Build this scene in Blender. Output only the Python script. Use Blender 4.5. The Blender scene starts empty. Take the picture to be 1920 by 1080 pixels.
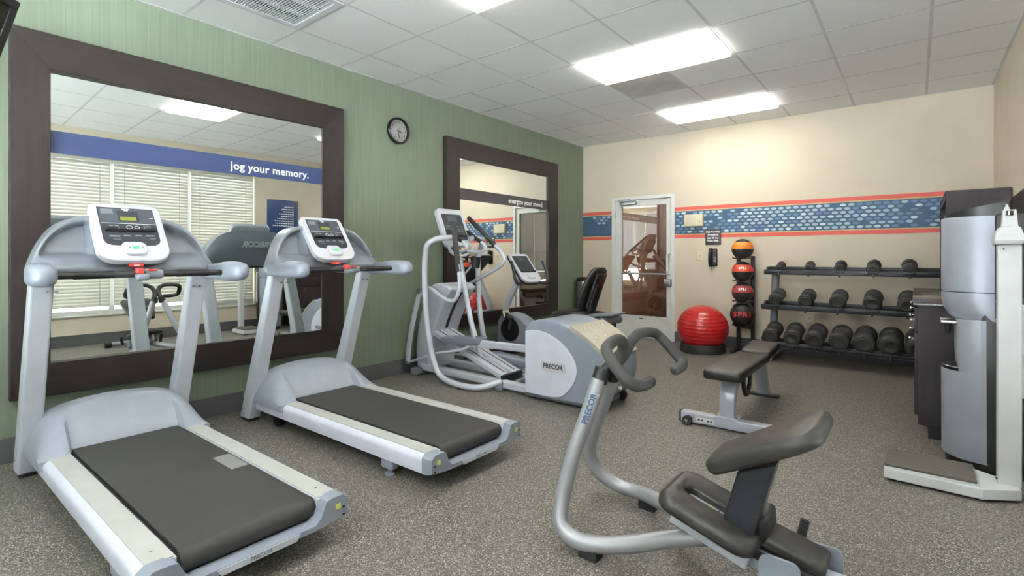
import bpy, bmesh, math, random
from mathutils import Vector, Matrix
random.seed(7)
SC = bpy.context.scene
COL = SC.collection

# ------------------------------------------------------------------ camera
TH = math.radians(38.35)
cd = bpy.data.cameras.new('camera'); cam = bpy.data.objects.new('camera', cd); COL.objects.link(cam)
cd.sensor_width = 36.0; cd.lens = 957.0/1920*36; cd.shift_y = -59.0/1920; cd.clip_start = 0.02
cam.location = (0, 0, 1.224); cam.rotation_euler = (math.radians(90), 0, TH)
SC.camera = cam
# ------------------------------------------------------------------ world, exposure
w = bpy.data.worlds.new('world'); SC.world = w; w.use_nodes = True
w.node_tree.nodes['Background'].inputs[0].default_value = (0.92, 0.965, 1.0, 1)
w.node_tree.nodes['Background'].inputs[1].default_value = 0.9
sl = bpy.data.lights.new('added_sun', 'SUN'); sl.energy = 125.0; sl.angle = math.radians(1.0); sl.color = (1.0, 0.96, 0.93)
added_sun = bpy.data.objects.new('added_sun', sl); COL.objects.link(added_sun)      # added for ceiling bounce: high behind the building, lighting only the ground outside
added_sun.rotation_euler = Vector((0.28, -0.42, -0.86)).to_track_quat('-Z', 'Y').to_euler()
SC.view_settings.view_transform = 'Standard'; SC.view_settings.look = 'None'
SC.view_settings.gamma = 1.0; SC.view_settings.use_curve_mapping = False
SC.view_settings.exposure = 1.2
LAMP = 5.0           # strength of the ceiling troffers

# ------------------------------------------------------------------ room measures
XL, XR, YF, YB, ZC = -4.226, 0.63, -3.1, 7.2, 2.994

# ================================================================== helpers
def lin(c):
    out = []
    for v in c:
        v = v/255.0
        out.append(v/12.92 if v <= 0.04045 else ((v+0.055)/1.055)**2.4)
    return (*out, 1)

MATS = {}
def mat(name, rgb, rough=0.5, metal=0.0, noise=None, bump=None, coat=0.0, emit=None, spec=0.5):
    """noise=(scale, amount) colour variation; bump=(scale, strength)"""
    m = bpy.data.materials.new(name); m.use_nodes = True
    nt = m.node_tree; b = nt.nodes['Principled BSDF']
    c = lin(rgb)
    b.inputs['Base Color'].default_value = c
    b.inputs['Roughness'].default_value = rough; b.inputs['Metallic'].default_value = metal
    b.inputs['Specular IOR Level'].default_value = spec
    if coat: b.inputs['Coat Weight'].default_value = coat; b.inputs['Coat Roughness'].default_value = 0.12
    tc = nt.nodes.new('ShaderNodeTexCoord')
    if noise is None: noise = (9.0, 0.05)
    n = nt.nodes.new('ShaderNodeTexNoise'); n.inputs['Scale'].default_value = noise[0]; n.inputs['Detail'].default_value = 4
    nt.links.new(tc.outputs['Object'], n.inputs['Vector'])
    r = nt.nodes.new('ShaderNodeValToRGB')
    k = noise[1]
    r.color_ramp.elements[0].position = 0.3; r.color_ramp.elements[1].position = 0.7
    r.color_ramp.elements[0].color = (c[0]*(1-k), c[1]*(1-k), c[2]*(1-k), 1)
    r.color_ramp.elements[1].color = (min(1, c[0]*(1+k)), min(1, c[1]*(1+k)), min(1, c[2]*(1+k)), 1)
    nt.links.new(n.outputs['Fac'], r.inputs['Fac']); nt.links.new(r.outputs['Color'], b.inputs['Base Color'])
    if bump:
        n2 = nt.nodes.new('ShaderNodeTexNoise'); n2.inputs['Scale'].default_value = bump[0]; n2.inputs['Detail'].default_value = 3
        bp = nt.nodes.new('ShaderNodeBump'); bp.inputs['Strength'].default_value = bump[1]; bp.inputs['Distance'].default_value = 0.003
        nt.links.new(tc.outputs['Object'], n2.inputs['Vector']); nt.links.new(n2.outputs['Fac'], bp.inputs['Height'])
        nt.links.new(bp.outputs['Normal'], b.inputs['Normal'])
    if emit:
        b.inputs['Emission Color'].default_value = lin(emit[0]); b.inputs['Emission Strength'].default_value = emit[1]
    MATS[name] = m
    return m

def nodes_mat(name):
    m = bpy.data.materials.new(name); m.use_nodes = True; MATS[name] = m
    return m, m.node_tree, m.node_tree.nodes['Principled BSDF']

# ---- bmesh shape helpers
def box(bm, x0, x1, y0, y1, z0, z1, M=None, mi=0):
    vs = [bm.verts.new(((x0, x1)[i & 1], (y0, y1)[i >> 1 & 1], (z0, z1)[i >> 2])) for i in range(8)]
    if M is not None:
        for v in vs: v.co = M @ v.co
    for f in ((0, 2, 3, 1), (4, 5, 7, 6), (0, 1, 5, 4), (2, 6, 7, 3), (0, 4, 6, 2), (1, 3, 7, 5)):
        bm.faces.new([vs[i] for i in f]).material_index = mi
    return vs

def rbox(bm, x0, x1, y0, y1, z0, z1, r=0.01, seg=3, M=None):
    t = bmesh.new(); box(t, x0, x1, y0, y1, z0, z1)
    r = min(r, 0.499*min(abs(x1-x0), abs(y1-y0), abs(z1-z0)))
    bmesh.ops.bevel(t, geom=list(t.edges), offset=r, segments=seg, profile=0.5, affect='EDGES')
    if M is not None: bmesh.ops.transform(t, matrix=M, verts=t.verts)
    me = bpy.data.meshes.new('tmp'); t.to_mesh(me); t.free(); bm.from_mesh(me); bpy.data.meshes.remove(me)

def prism(bm, poly, lo, hi, axis='y', M=None):
    """poly: 2D outline. axis y: (x,z); axis x: (y,z); axis z: (x,y)"""
    def p3(a, b, h):
        return {'y': (a, h, b), 'x': (h, a, b), 'z': (a, b, h)}[axis]
    A = [bm.verts.new(p3(a, b, lo)) for a, b in poly]; B = [bm.verts.new(p3(a, b, hi)) for a, b in poly]
    if M is not None:
        for v in A+B: v.co = M @ v.co
    n = len(poly)
    fs = [bm.faces.new(A), bm.faces.new(B[::-1])]
    for i in range(n): fs.append(bm.faces.new((A[i], B[i], B[(i+1) % n], A[(i+1) % n])))
    bmesh.ops.recalc_face_normals(bm, faces=fs)

def rrect(w, h, r, n=6, cx=0, cy=0, rb=None):
    """rounded rectangle outline; rb = radius for the bottom corners"""
    rb = r if rb is None else rb
    out = []
    for (sx, sy, a0, rr) in ((1, 1, 0, r), (-1, 1, 90, r), (-1, -1, 180, rb), (1, -1, 270, rb)):
        for i in range(n+1):
            a = math.radians(a0+90*i/n)
            out.append((cx+sx*(w/2-rr)+rr*math.cos(a), cy+sy*(h/2-rr)+rr*math.sin(a)))
    return out

def ell(a, b, n=24, cx=0, cy=0):
    return [(cx+a*math.cos(2*math.pi*i/n), cy+b*math.sin(2*math.pi*i/n)) for i in range(n)]

def fillet(pts, r, n=6):
    pts = [Vector(p) for p in pts]; out = [pts[0]]
    for i in range(1, len(pts)-1):
        a, b, c = pts[i-1], pts[i], pts[i+1]
        k = min(r, 0.48*(a-b).length, 0.48*(c-b).length)
        p = b+(a-b).normalized()*k; q = b+(c-b).normalized()*k
        for j in range(n+1):
            t = j/n; out.append(p*(1-t)**2+b*2*t*(1-t)+q*t*t)
    out.append(pts[-1]); return out

def spline(pts, n=6):
    P = [Vector(p) for p in pts]; P = [2*P[0]-P[1]]+P+[2*P[-1]-P[-2]]; out = []
    for i in range(1, len(P)-2):
        for j in range(n):
            t = j/n; a, b, c, d = P[i-1], P[i], P[i+1], P[i+2]
            out.append(0.5*((2*b)+(-a+c)*t+(2*a-5*b+4*c-d)*t*t+(-a+3*b-3*c+d)*t**3))
    out.append(P[-2]); return out

def skin_rings(bm, rings, caps=True, closed=False):
    R = [[bm.verts.new(p) for p in ring] for ring in rings]; n = len(R[0]); fs = []
    m = len(R)
    for i in range(m if closed else m-1):
        a, b = R[i], R[(i+1) % m]
        for j in range(n): fs.append(bm.faces.new((a[j], a[(j+1) % n], b[(j+1) % n], b[j])))
    if caps and not closed: fs.append(bm.faces.new(R[0][::-1])); fs.append(bm.faces.new(R[-1]))
    bmesh.ops.recalc_face_normals(bm, faces=fs)

def sweep(bm, pts, prof, side, closed=False):
    """sweep a 2D profile (s, n) along pts; s runs along the fixed vector side"""
    pts = [Vector(p) for p in pts]; S = Vector(side).normalized(); rings = []
    for i, p in enumerate(pts):
        if closed: T = pts[(i+1) % len(pts)]-pts[i-1]
        else: T = pts[min(i+1, len(pts)-1)]-pts[max(i-1, 0)]
        T.normalize(); N = T.cross(S).normalized()
        rings.append([p+S*a+N*b for a, b in prof])
    skin_rings(bm, rings, closed=closed)

def tube(bm, pts, r, n=12, closed=False, round_end=False):
    pts = [Vector(p) for p in pts]; rings = []
    rs = r if isinstance(r, (list, tuple)) else [r]*len(pts)
    if round_end and not closed:
        def ends(a, b, rr):
            d = (a-b).normalized(); return [(a+d*rr*math.sin(t)*0.8, rr*math.cos(t)) for t in (1.35, 0.9, 0.45)]
        e0 = ends(pts[0], pts[1], rs[0]); e1 = ends(pts[-1], pts[-2], rs[-1])[::-1]
        rs = [x[1] for x in e0]+list(rs)+[x[1] for x in e1]; pts = [x[0] for x in e0]+pts+[x[0] for x in e1]
    U = None
    for i, p in enumerate(pts):
        if closed: T = pts[(i+1) % len(pts)]-pts[i-1]
        else: T = pts[min(i+1, len(pts)-1)]-pts[max(i-1, 0)]
        T.normalize()
        if U is None:
            U = T.cross(Vector((0, 0, 1)))
            if U.length < 0.1: U = T.cross(Vector((1, 0, 0)))
        U = (U-T*U.dot(T)).normalized(); W = T.cross(U)
        rings.append([p+(U*math.cos(2*math.pi*k/n)+W*math.sin(2*math.pi*k/n))*rs[i] for k in range(n)])
    skin_rings(bm, rings, closed=closed)

def cyl(bm, p, q, r, n=20): tube(bm, [p, q], r, n)

def lathe(bm, prof, c=(0, 0, 0), axis=(0, 0, 1), n=24, caps=True):
    A = Vector(axis).normalized(); U = A.orthogonal().normalized(); W = A.cross(U); c = Vector(c)
    rings = [[c+A*h+(U*math.cos(2*math.pi*k/n)+W*math.sin(2*math.pi*k/n))*max(r, 1e-4) for k in range(n)] for r, h in prof]
    skin_rings(bm, rings, caps=caps)

def loft(bm, rings, caps=True): skin_rings(bm, [[Vector(p) for p in r] for r in rings], caps=caps)

def grid(bm, fn, nu, nv):
    V = [[bm.verts.new(fn(i/nu, j/nv)) for j in range(nv+1)] for i in range(nu+1)]
    for i in range(nu):
        for j in range(nv): bm.faces.new((V[i][j], V[i+1][j], V[i+1][j+1], V[i][j+1]))
    return V

def shell(bm, front, back, nu, nv):
    """closed body from two grids with a shared border order"""
    A = grid(bm, front, nu, nv); B = grid(bm, back, nu, nv)
    loop = [(i, 0) for i in range(nu)]+[(nu, j) for j in range(nv)]+[(i, nv) for i in range(nu, 0, -1)]+[(0, j) for j in range(nv, 0, -1)]
    for k in range(len(loop)):
        a, b = loop[k], loop[(k+1) % len(loop)]
        bm.faces.new((A[a[0]][a[1]], A[b[0]][b[1]], B[b[0]][b[1]], B[a[0]][a[1]]))
    bmesh.ops.recalc_face_normals(bm, faces=bm.faces)

# ---- object helpers
OFF = {}
def root_off(o): return OFF.get(o.name, Vector((0, 0, 0)))
def thing(name, label, cat, loc, group=None):
    o = bpy.data.objects.new(name, None); COL.objects.link(o); o.empty_display_size = 0.1
    o.location = loc; o['label'] = label; o['category'] = cat
    if group: o['group'] = group
    OFF[o.name] = Vector(loc); return o
def obj(name, bm, m, parent=None, smooth=35, bevel=0, seg=2, label=None):
    me = bpy.data.meshes.new(name)
    if parent is not None:
        off = root_off(parent)
        if off.length > 0: bmesh.ops.translate(bm, verts=bm.verts, vec=-off)
    bm.to_mesh(me); bm.free()
    ms = m if isinstance(m, (list, tuple)) else [m]
    for x in ms: me.materials.append(MATS[x] if isinstance(x, str) else x)
    if smooth:
        for p in me.polygons: p.use_smooth = True
        me.set_sharp_from_angle(angle=math.radians(smooth))
    o = bpy.data.objects.new(name, me); COL.objects.link(o)
    if parent is not None: o.parent = parent; OFF[o.name] = root_off(parent)
    if bevel:
        b = o.modifiers.new('bevel', 'BEVEL'); b.width = bevel; b.segments = seg; b.limit_method = 'ANGLE'; b.angle_limit = math.radians(40)
    if label: o['label'] = label
    return o
def tag(o, label, cat, group=None):
    o['label'] = label; o['category'] = cat
    if group: o['group'] = group
    return o
def struct(name, bm, m, parent=None, label=None, **k):
    o = obj(name, bm, m, parent, **k)
    if parent is None: o['kind'] = 'structure'
    if label: o['label'] = label
    return o
SPLIT = set('foot_pad crank_disc crank_arm stabiliser end_cap transport_wheel wheel_bolt flange_bolt pad_bracket floor_foot tap nozzle foot foot_roller collar handle_post post_screw caster rear_leveller roller mast ramp seat_handle backrest_post seat_bracket cross_bar screw pivot end_bracket ramp_slot arrow_mark slide_scale arrow_key keypad sensor_hole column_bolt mat_rib'.split())
def part(name, m, parent, fn, **k):
    bm = bmesh.new(); fn(bm)
    if name not in SPLIT: return obj(name, bm, m, parent, **k)
    # every separate piece becomes a part of its own
    left = set(bm.verts); out = None
    while left:
        seed = left.pop(); comp = {seed}; st = [seed]
        while st:
            for e in st.pop().link_edges:
                for v in e.verts:
                    if v not in comp: comp.add(v); st.append(v)
        left -= comp
        b2 = bmesh.new(); mp = {v: b2.verts.new(v.co) for v in comp}
        for f in {f for v in comp for f in v.link_faces}: b2.faces.new([mp[v] for v in f.verts])
        bmesh.ops.recalc_face_normals(b2, faces=b2.faces)
        out = obj(name, b2, m, parent, **k)
    bm.free(); return out
def frame(o, right, up):
    r = Vector(right).normalized(); u = Vector(up).normalized(); n = r.cross(u)
    return Matrix(((r.x, u.x, n.x, o[0]), (r.y, u.y, n.y, o[1]), (r.z, u.z, n.z, o[2]), (0, 0, 0, 1)))
def text(name, body, size, m, parent, M, extrude=0.001, offset=0.0, align='CENTER', shear=0, squeeze=1.0, spacing=1.0):
    cu = bpy.data.curves.new('txt', 'FONT'); cu.body = body; cu.size = size; cu.extrude = extrude; cu.offset = offset
    cu.align_x = align; cu.align_y = 'CENTER'; cu.shear = shear; cu.space_character = spacing; cu.resolution_u = 3
    t = bpy.data.objects.new('txt', cu); COL.objects.link(t)
    bpy.context.view_layer.update()
    me = bpy.data.meshes.new_from_object(t.evaluated_get(bpy.context.evaluated_depsgraph_get()))
    bpy.data.objects.remove(t); bpy.data.curves.remove(cu)
    bm = bmesh.new(); bm.from_mesh(me); bpy.data.meshes.remove(me)
    bmesh.ops.transform(bm, matrix=M @ Matrix.Diagonal((squeeze, 1, 1, 1)), verts=bm.verts)
    return obj(name, bm, m, parent, smooth=0)

# ================================================================== materials
def tex_wall(name, rgb, rough=0.7, streak=0.0, bump=0.05):
    m, nt, b = nodes_mat(name); c = lin(rgb); L = nt.links
    tc = nt.nodes.new('ShaderNodeTexCoord'); mp = nt.nodes.new('ShaderNodeMapping')
    n = nt.nodes.new('ShaderNodeTexNoise'); n.inputs['Detail'].default_value = 5
    L.new(tc.outputs['Object'], mp.inputs['Vector']); L.new(mp.outputs['Vector'], n.inputs['Vector'])
    r = nt.nodes.new('ShaderNodeValToRGB')
    k = streak if streak else 0.03
    r.color_ramp.elements[0].position = 0.32; r.color_ramp.elements[1].position = 0.68
    r.color_ramp.elements[0].color = (c[0]*(1-k), c[1]*(1-k), c[2]*(1-k), 1)
    r.color_ramp.elements[1].color = (c[0]*(1+k), c[1]*(1+k), c[2]*(1+k), 1)
    if streak: mp.inputs['Scale'].default_value = (60, 60, 1.2); n.inputs['Scale'].default_value = 1.6
    else: n.inputs['Scale'].default_value = 3.0
    L.new(n.outputs['Fac'], r.inputs['Fac']); L.new(r.outputs['Color'], b.inputs['Base Color'])
    b.inputs['Roughness'].default_value = rough
    n2 = nt.nodes.new('ShaderNodeTexNoise'); n2.inputs['Scale'].default_value = 1.6 if streak else 160
    L.new(mp.outputs['Vector'] if streak else tc.outputs['Object'], n2.inputs['Vector'])
    bp = nt.nodes.new('ShaderNodeBump'); bp.inputs['Strength'].default_value = bump; bp.inputs['Distance'].default_value = 0.002
    L.new(n2.outputs['Fac'], bp.inputs['Height']); L.new(bp.outputs['Normal'], b.inputs['Normal'])
tex_wall('green_wall', (115, 126, 107), 0.62, 0.09, 0.2)
tex_wall('cream_wall', (211, 198, 178), 0.72)
tex_wall('corridor_wall', (150, 140, 136), 0.7)

def floor_mat():
    m, nt, b = nodes_mat('rubber_floor'); L = nt.links
    tc = nt.nodes.new('ShaderNodeTexCoord')
    v = nt.nodes.new('ShaderNodeTexVoronoi'); v.inputs['Scale'].default_value = 250
    L.new(tc.outputs['Object'], v.inputs['Vector'])
    sp = nt.nodes.new('ShaderNodeSeparateColor'); L.new(v.outputs['Color'], sp.inputs['Color'])
    r = nt.nodes.new('ShaderNodeValToRGB'); e = r.color_ramp.elements; r.color_ramp.interpolation = 'CONSTANT'
    e[0].position = 0; e[0].color = lin((70, 67, 63)); e[1].position = 0.34; e[1].color = lin((99, 94, 88))
    for p, c in ((0.6, (119, 114, 106)), (0.8, (146, 140, 129)), (0.93, (179, 173, 161))):
        x = e.new(p); x.color = lin(c)
    L.new(sp.outputs['Red'], r.inputs['Fac']); L.new(r.outputs['Color'], b.inputs['Base Color'])
    b.inputs['Roughness'].default_value = 0.42; b.inputs['Specular IOR Level'].default_value = 0.4
    n2 = nt.nodes.new('ShaderNodeTexNoise'); n2.inputs['Scale'].default_value = 260
    bp = nt.nodes.new('ShaderNodeBump'); bp.inputs['Strength'].default_value = 0.25; bp.inputs['Distance'].default_value = 0.002
    L.new(tc.outputs['Object'], n2.inputs['Vector']); L.new(n2.outputs['Fac'], bp.inputs['Height']); L.new(bp.outputs['Normal'], b.inputs['Normal'])
floor_mat()

def wood_mat(name, a, c, rough, axis):
    m, nt, b = nodes_mat(name); L = nt.links
    tc = nt.nodes.new('ShaderNodeTexCoord'); mp = nt.nodes.new('ShaderNodeMapping')
    s = [45, 45, 45]; s[axis] = 2.0; mp.inputs['Scale'].default_value = s
    n = nt.nodes.new('ShaderNodeTexNoise'); n.inputs['Scale'].default_value = 1.3; n.inputs['Detail'].default_value = 6
    r = nt.nodes.new('ShaderNodeValToRGB'); r.color_ramp.elements[0].color = lin(a); r.color_ramp.elements[1].color = lin(c)
    r.color_ramp.elements[0].position = 0.3; r.color_ramp.elements[1].position = 0.7
    L.new(tc.outputs['Object'], mp.inputs['Vector']); L.new(mp.outputs['Vector'], n.inputs['Vector'])
    L.new(n.outputs['Fac'], r.inputs['Fac']); L.new(r.outputs['Color'], b.inputs['Base Color'])
    b.inputs['Roughness'].default_value = rough
wood_mat('espresso', (29, 18, 16), (41, 28, 25), 0.45, 2)
wood_mat('espresso_y', (29, 18, 16), (41, 28, 25), 0.45, 1)
wood_mat('cabinet_wood', (38, 27, 31), (50, 37, 41), 0.55, 2)
wood_mat('brown_panel', (112, 72, 42), (142, 94, 58), 0.45, 0)

m, nt, b = nodes_mat('mirror_glass')
b.inputs['Base Color'].default_value = (0.86, 0.9, 0.88, 1); b.inputs['Metallic'].default_value = 1; b.inputs['Roughness'].default_value = 0.0

def pane(name, tint, refl):
    m, nt, b = nodes_mat(name); L = nt.links
    t = nt.nodes.new('ShaderNodeBsdfTransparent'); t.inputs[0].default_value = (*tint, 1)
    g = nt.nodes.new('ShaderNodeBsdfGlossy'); g.inputs['Roughness'].default_value = 0.0; g.inputs[0].default_value = (0.9, 0.9, 0.9, 1)
    mx = nt.nodes.new('ShaderNodeMixShader'); mx.inputs[0].default_value = refl
    L.new(t.outputs[0], mx.inputs[1]); L.new(g.outputs[0], mx.inputs[2])
    L.new(mx.outputs[0], nt.nodes['Material Output'].inputs['Surface']); nt.nodes.remove(b)
pane('door_pane', (0.70, 0.56, 0.45), 0.2)
pane('window_pane', (0.9, 0.95, 0.96), 0.12)
pane('clock_pane', (0.97, 0.97, 0.97), 0.06)

mat('ceiling_tile', (246, 246, 246), 0.9, noise=(220, 0.06), bump=(300, 0.3))
mat('return_tile', (206, 204, 200), 0.9, noise=(3, 0.14), bump=(300, 0.4))
mat('ceiling_grid', (216, 216, 216), 0.8)
mat('troffer_white', (225, 225, 225), 0.5)
mat('diffuser', (255, 255, 255), 0.6, emit=((255, 252, 244), LAMP), noise=(3, 0.0))
mat('vent_white', (222, 222, 226), 0.5)
mat('vent_dark', (14, 15, 20), 0.9)
mat('baseboard_grey', (86, 86, 88), 0.55)
mat('blue_film', (46, 62, 102), 0.4)
mat('grey_film', (74, 70, 76), 0.4)
mat('white_print', (240, 240, 242), 0.5)
mat('blue_sign', (40, 62, 108), 0.35)
mat('silver_print', (205, 208, 212), 0.35, 0.5)
mat('door_white', (222, 222, 218), 0.35)
mat('chrome', (205, 205, 205), 0.22, 1.0)
mat('steel', (170, 170, 170), 0.3, 1.0)
mat('black_plastic', (26, 26, 28), 0.42)
mat('black_gloss', (26, 25, 26), 0.35)
mat('black_metal', (34, 33, 36), 0.45, 0.2)
mat('rubber_black', (36, 36, 37), 0.6, bump=(400, 0.3))
mat('dumbbell_rubber', (54, 53, 53), 0.5, bump=(300, 0.3))
mat('silver_paint', (192, 196, 206), 0.36, 0.12)
mat('light_silver', (200, 204, 214), 0.36, 0.15)
mat('tube_grey', (158, 160, 164), 0.36, 0.35)
mat('pale_lavender', (206, 208, 222), 0.4)
mat('rail_cream', (176, 177, 172), 0.5, bump=(500, 0.15))
mat('body_grey', (134, 141, 154), 0.38, coat=0.15)
mat('shell_grey', (120, 126, 136), 0.36, coat=0.2)
mat('hood_grey', (150, 156, 168), 0.4)
mat('console_white', (198, 200, 208), 0.32)
mat('panel_grey', (74, 79, 88), 0.35)
mat('panel_dark', (48, 51, 58), 0.35)
mat('key_grey', (120, 126, 136), 0.5)
mat('lcd_green', (120, 124, 50), 0.3, emit=((150, 156, 60), 0.08))
mat('green_light', (60, 190, 110), 0.3, emit=((40, 215, 90), 0.5))
mat('red_plastic', (214, 62, 54), 0.35)
mat('belt_black', (51, 49, 47), 0.62, noise=(5, 0.12), bump=(500, 0.3))
mat('grip_black', (46, 46, 47), 0.55)
mat('foam_grey', (62, 61, 61), 0.75, bump=(600, 0.4))
mat('vinyl_black', (40, 37, 35), 0.36, bump=(260, 0.25))
mat('vinyl_grey', (53, 50, 48), 0.36, bump=(260, 0.25))
mat('stem_black', (38, 39, 46), 0.38)
mat('cream_cover', (168, 161, 145), 0.22, coat=0.5)
mat('bench_frame', (170, 172, 184), 0.3, 0.25)
mat('rack_grey', (104, 106, 112), 0.45, 0.3)
mat('rack_black', (40, 40, 46), 0.4, 0.2)
mat('ball_red', (180, 26, 30), 0.28, coat=0.3)
mat('med_black', (42, 40, 38), 0.5, bump=(300, 0.4))
mat('med_orange', (226, 132, 40), 0.5)
mat('med_red', (214, 78, 56), 0.5)
mat('med_maroon', (160, 62, 66), 0.5)
mat('med_print', (206, 50, 62), 0.5)
mat('border_red', (206, 88, 76), 0.65)
mat('border_tan', (200, 176, 126), 0.65)
mat('border_blue', (60, 88, 114), 0.65)
mat('oval_pale', (166, 186, 200), 0.65)
mat('oval_white', (198, 214, 222), 0.65)
mat('oval_mid', (100, 128, 162), 0.65)
mat('beige_plastic', (214, 204, 176), 0.5)
mat('sign_dark', (70, 66, 66), 0.5)
mat('cooler_silver', (152, 156, 166), 0.34, 0.2)
mat('cooler_black', (44, 42, 40), 0.4)
mat('scale_white', (198, 198, 200), 0.4)
mat('scale_mat', (92, 86, 80), 0.7, bump=(260, 0.5))
mat('counter_stone', (56, 52, 50), 0.16, noise=(60, 0.35))
mat('blind_white', (186, 182, 172), 0.55)
mat('yellow_sticker', (196, 200, 96), 0.5)
mat('paper_white', (196, 196, 194), 0.6)
mat('faded_label', (128, 128, 127), 0.5)
mat('navy_print', (44, 72, 116), 0.5)
mat('screen_dark', (44, 40, 34), 0.12)
mat('hose_white', (216, 214, 208), 0.4)
mat('carpet_brown', (92, 70, 54), 0.9)
mat('paving', (222, 226, 230), 0.8)

# ================================================================== room shell
bm = bmesh.new(); box(bm, XL-0.2, XR+0.2, YF-0.2, YB+0.1, -0.1, 0); struct('floor', bm, 'rubber_floor', smooth=0)
bm = bmesh.new(); box(bm, XL-0.15, XL, YF, YB, 0, ZC+0.1); struct('wall_left', bm, 'green_wall', smooth=0)
DX0, DX1, DZ = -3.71, -2.715, 2.13
bm = bmesh.new()
box(bm, XL-0.15, DX0, YB, YB+0.15, 0, ZC+0.1); box(bm, DX1, XR+0.15, YB, YB+0.15, 0, ZC+0.1); box(bm, DX0, DX1, YB, YB+0.15, DZ, ZC+0.1)
struct('wall_back', bm, 'cream_wall', smooth=0)
WY0, WY1, WZ0, WZ1 = 1.0, 3.94, 0.42, 2.6
VY0, VY1 = -2.8, -1.2
bm = bmesh.new()
for a, b2 in ((YF, VY0), (VY1, WY0), (WY1, YB)): box(bm, XR, XR+0.15, a, b2, 0, ZC+0.1)
for a, b2 in ((WY0, WY1), (VY0, VY1)): box(bm, XR, XR+0.15, a, b2, 0, WZ0); box(bm, XR, XR+0.15, a, b2, WZ1, ZC+0.1)
struct('wall_right', bm, 'cream_wall', smooth=0)
FX0, FX1, FZ0, FZ1 = -3.6, 0.4, 0.3, 2.85
bm = bmesh.new(); box(bm, XL-0.15, FX0, YF-0.15, YF, 0, ZC+0.1); box(bm, FX1, XR+0.15, YF-0.15, YF, 0, ZC+0.1); box(bm, FX0, FX1, YF-0.15, YF, 0, FZ0); box(bm, FX0, FX1, YF-0.15, YF, FZ1, ZC+0.1)
struct('wall_front', bm, 'cream_wall', smooth=0)
for nm, a in (('baseboard_left', (XL, XL+0.012, YF, YB, 0, 0.15)), ('baseboard_right', (XR-0.012, XR, YF, YB-0.012, 0, 0.15)),
              ('baseboard_front', (XL+0.012, XR-0.012, YF, YF+0.012, 0, 0.15))):
    bm = bmesh.new(); box(bm, *a); struct(nm, bm, 'baseboard_grey', smooth=0, bevel=0.004)
bm = bmesh.new(); box(bm, XL+0.012, DX0-0.002, YB-0.012, YB, 0, 0.15); box(bm, DX1+0.002, -0.30, YB-0.012, YB, 0, 0.15); box(bm, -0.297, XR-0.012, YB-0.012, YB, 0, 0.15)
struct('baseboard_back', bm, 'baseboard_grey', smooth=0, bevel=0.003)

# ---- suspended ceiling: slab, grid bars, one object per tile
bm = bmesh.new(); box(bm, XL-0.2, XR+0.2, YF-0.2, YB+0.2, ZC+0.09, ZC+0.15)
ceil = struct('ceiling', bm, 'ceiling_tile', smooth=0)
GX = [XL, -3.775, -3.13, -2.49, -1.865, -1.24, -0.565, 0.09, XR]
GY = [4.69+0.65*k for k in range(-13, 4)]; GY = [YF]+[y for y in GY if YF+0.1 < y < YB-0.1]+[YB]
bw = 0.011
for x in GX[1:-1]:
    bm = bmesh.new(); box(bm, x-bw, x+bw, YF, YB, ZC-0.0004, ZC+0.03); obj('grid_bar', bm, 'ceiling_grid', ceil, smooth=0)
for y in GY[1:-1]:
    bm = bmesh.new(); box(bm, XL, XR, y-bw, y+bw, ZC-0.0002, ZC+0.03); obj('grid_bar', bm, 'ceiling_grid', ceil, smooth=0)
for a in ((XL, XL+0.02, YF, YB), (XR-0.02, XR, YF, YB), (XL, XR, YF, YF+0.02), (XL, XR, YB-0.02, YB)):
    bm = bmesh.new(); box(bm, a[0], a[1], a[2], a[3], ZC-0.0022, ZC+0.03); obj('edge_trim', bm, 'ceiling_grid', ceil, smooth=0)
def near(v, L): return min(range(len(L)), key=lambda i: abs(L[i]-v))
skip = {}
for yl in (-1.81, 0.14, 2.09, 4.04, 5.99):
    j = near(yl, GY)
    for i in (3, 4): skip[(i, j)] = 'light'
skip[(1, near(1.44, GY))] = 'vent'
cache = {}
for i in range(len(GX)-1):
    for j in range(len(GY)-1):
        if (i, j) in skip: continue
        wx, wy = GX[i+1]-GX[i]-2*bw+0.008, GY[j+1]-GY[j]-2*bw+0.008
        stained = (i == 3 and j == near(4.69, GY))
        key = (round(wx, 3), round(wy, 3), stained)
        if key not in cache:
            bm = bmesh.new(); box(bm, -wx/2, wx/2, -wy/2, wy/2, 0.0006, 0.022)
            o = obj('ceiling_tile', bm, 'return_tile' if stained else 'ceiling_tile', ceil, smooth=0)
            cache[key] = o.data
            if stained: o['label'] = 'greyer stained ceiling tile beside the light'
        else:
            o = bpy.data.objects.new('ceiling_tile', cache[key]); COL.objects.link(o); o.parent = ceil
        o.location = ((GX[i]+GX[i+1])/2, (GY[j]+GY[j+1])/2, ZC)

# ---- troffers
def troffer(yl, label):
    j = near(yl, GY); x0, x1, y0, y1 = GX[3], GX[5], GY[j], GY[j+1]
    t = thing('ceiling_light', label, 'light', ((x0+x1)/2, (y0+y1)/2, ZC), 'ceiling lights')
    bm = bmesh.new(); f = 0.016
    box(bm, x0+bw, x1-bw, y0+bw, y0+bw+f, ZC-0.004, ZC+0.06); box(bm, x0+bw, x1-bw, y1-bw-f, y1-bw, ZC-0.004, ZC+0.06)
    box(bm, x0+bw, x0+bw+f, y0+bw+f, y1-bw-f, ZC-0.004, ZC+0.06); box(bm, x1-bw-f, x1-bw, y0+bw+f, y1-bw-f, ZC-0.004, ZC+0.06)
    obj('frame', bm, 'troffer_white', t, smooth=0)
    part('diffuser', 'diffuser', t, lambda q: box(q, x0+bw+f, x1-bw-f, y0+bw+f, y1-bw-f, ZC-0.03, ZC+0.006), smooth=0, bevel=0.003)
troffer(5.99, 'bright ceiling light nearest the back wall with the door')
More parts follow.
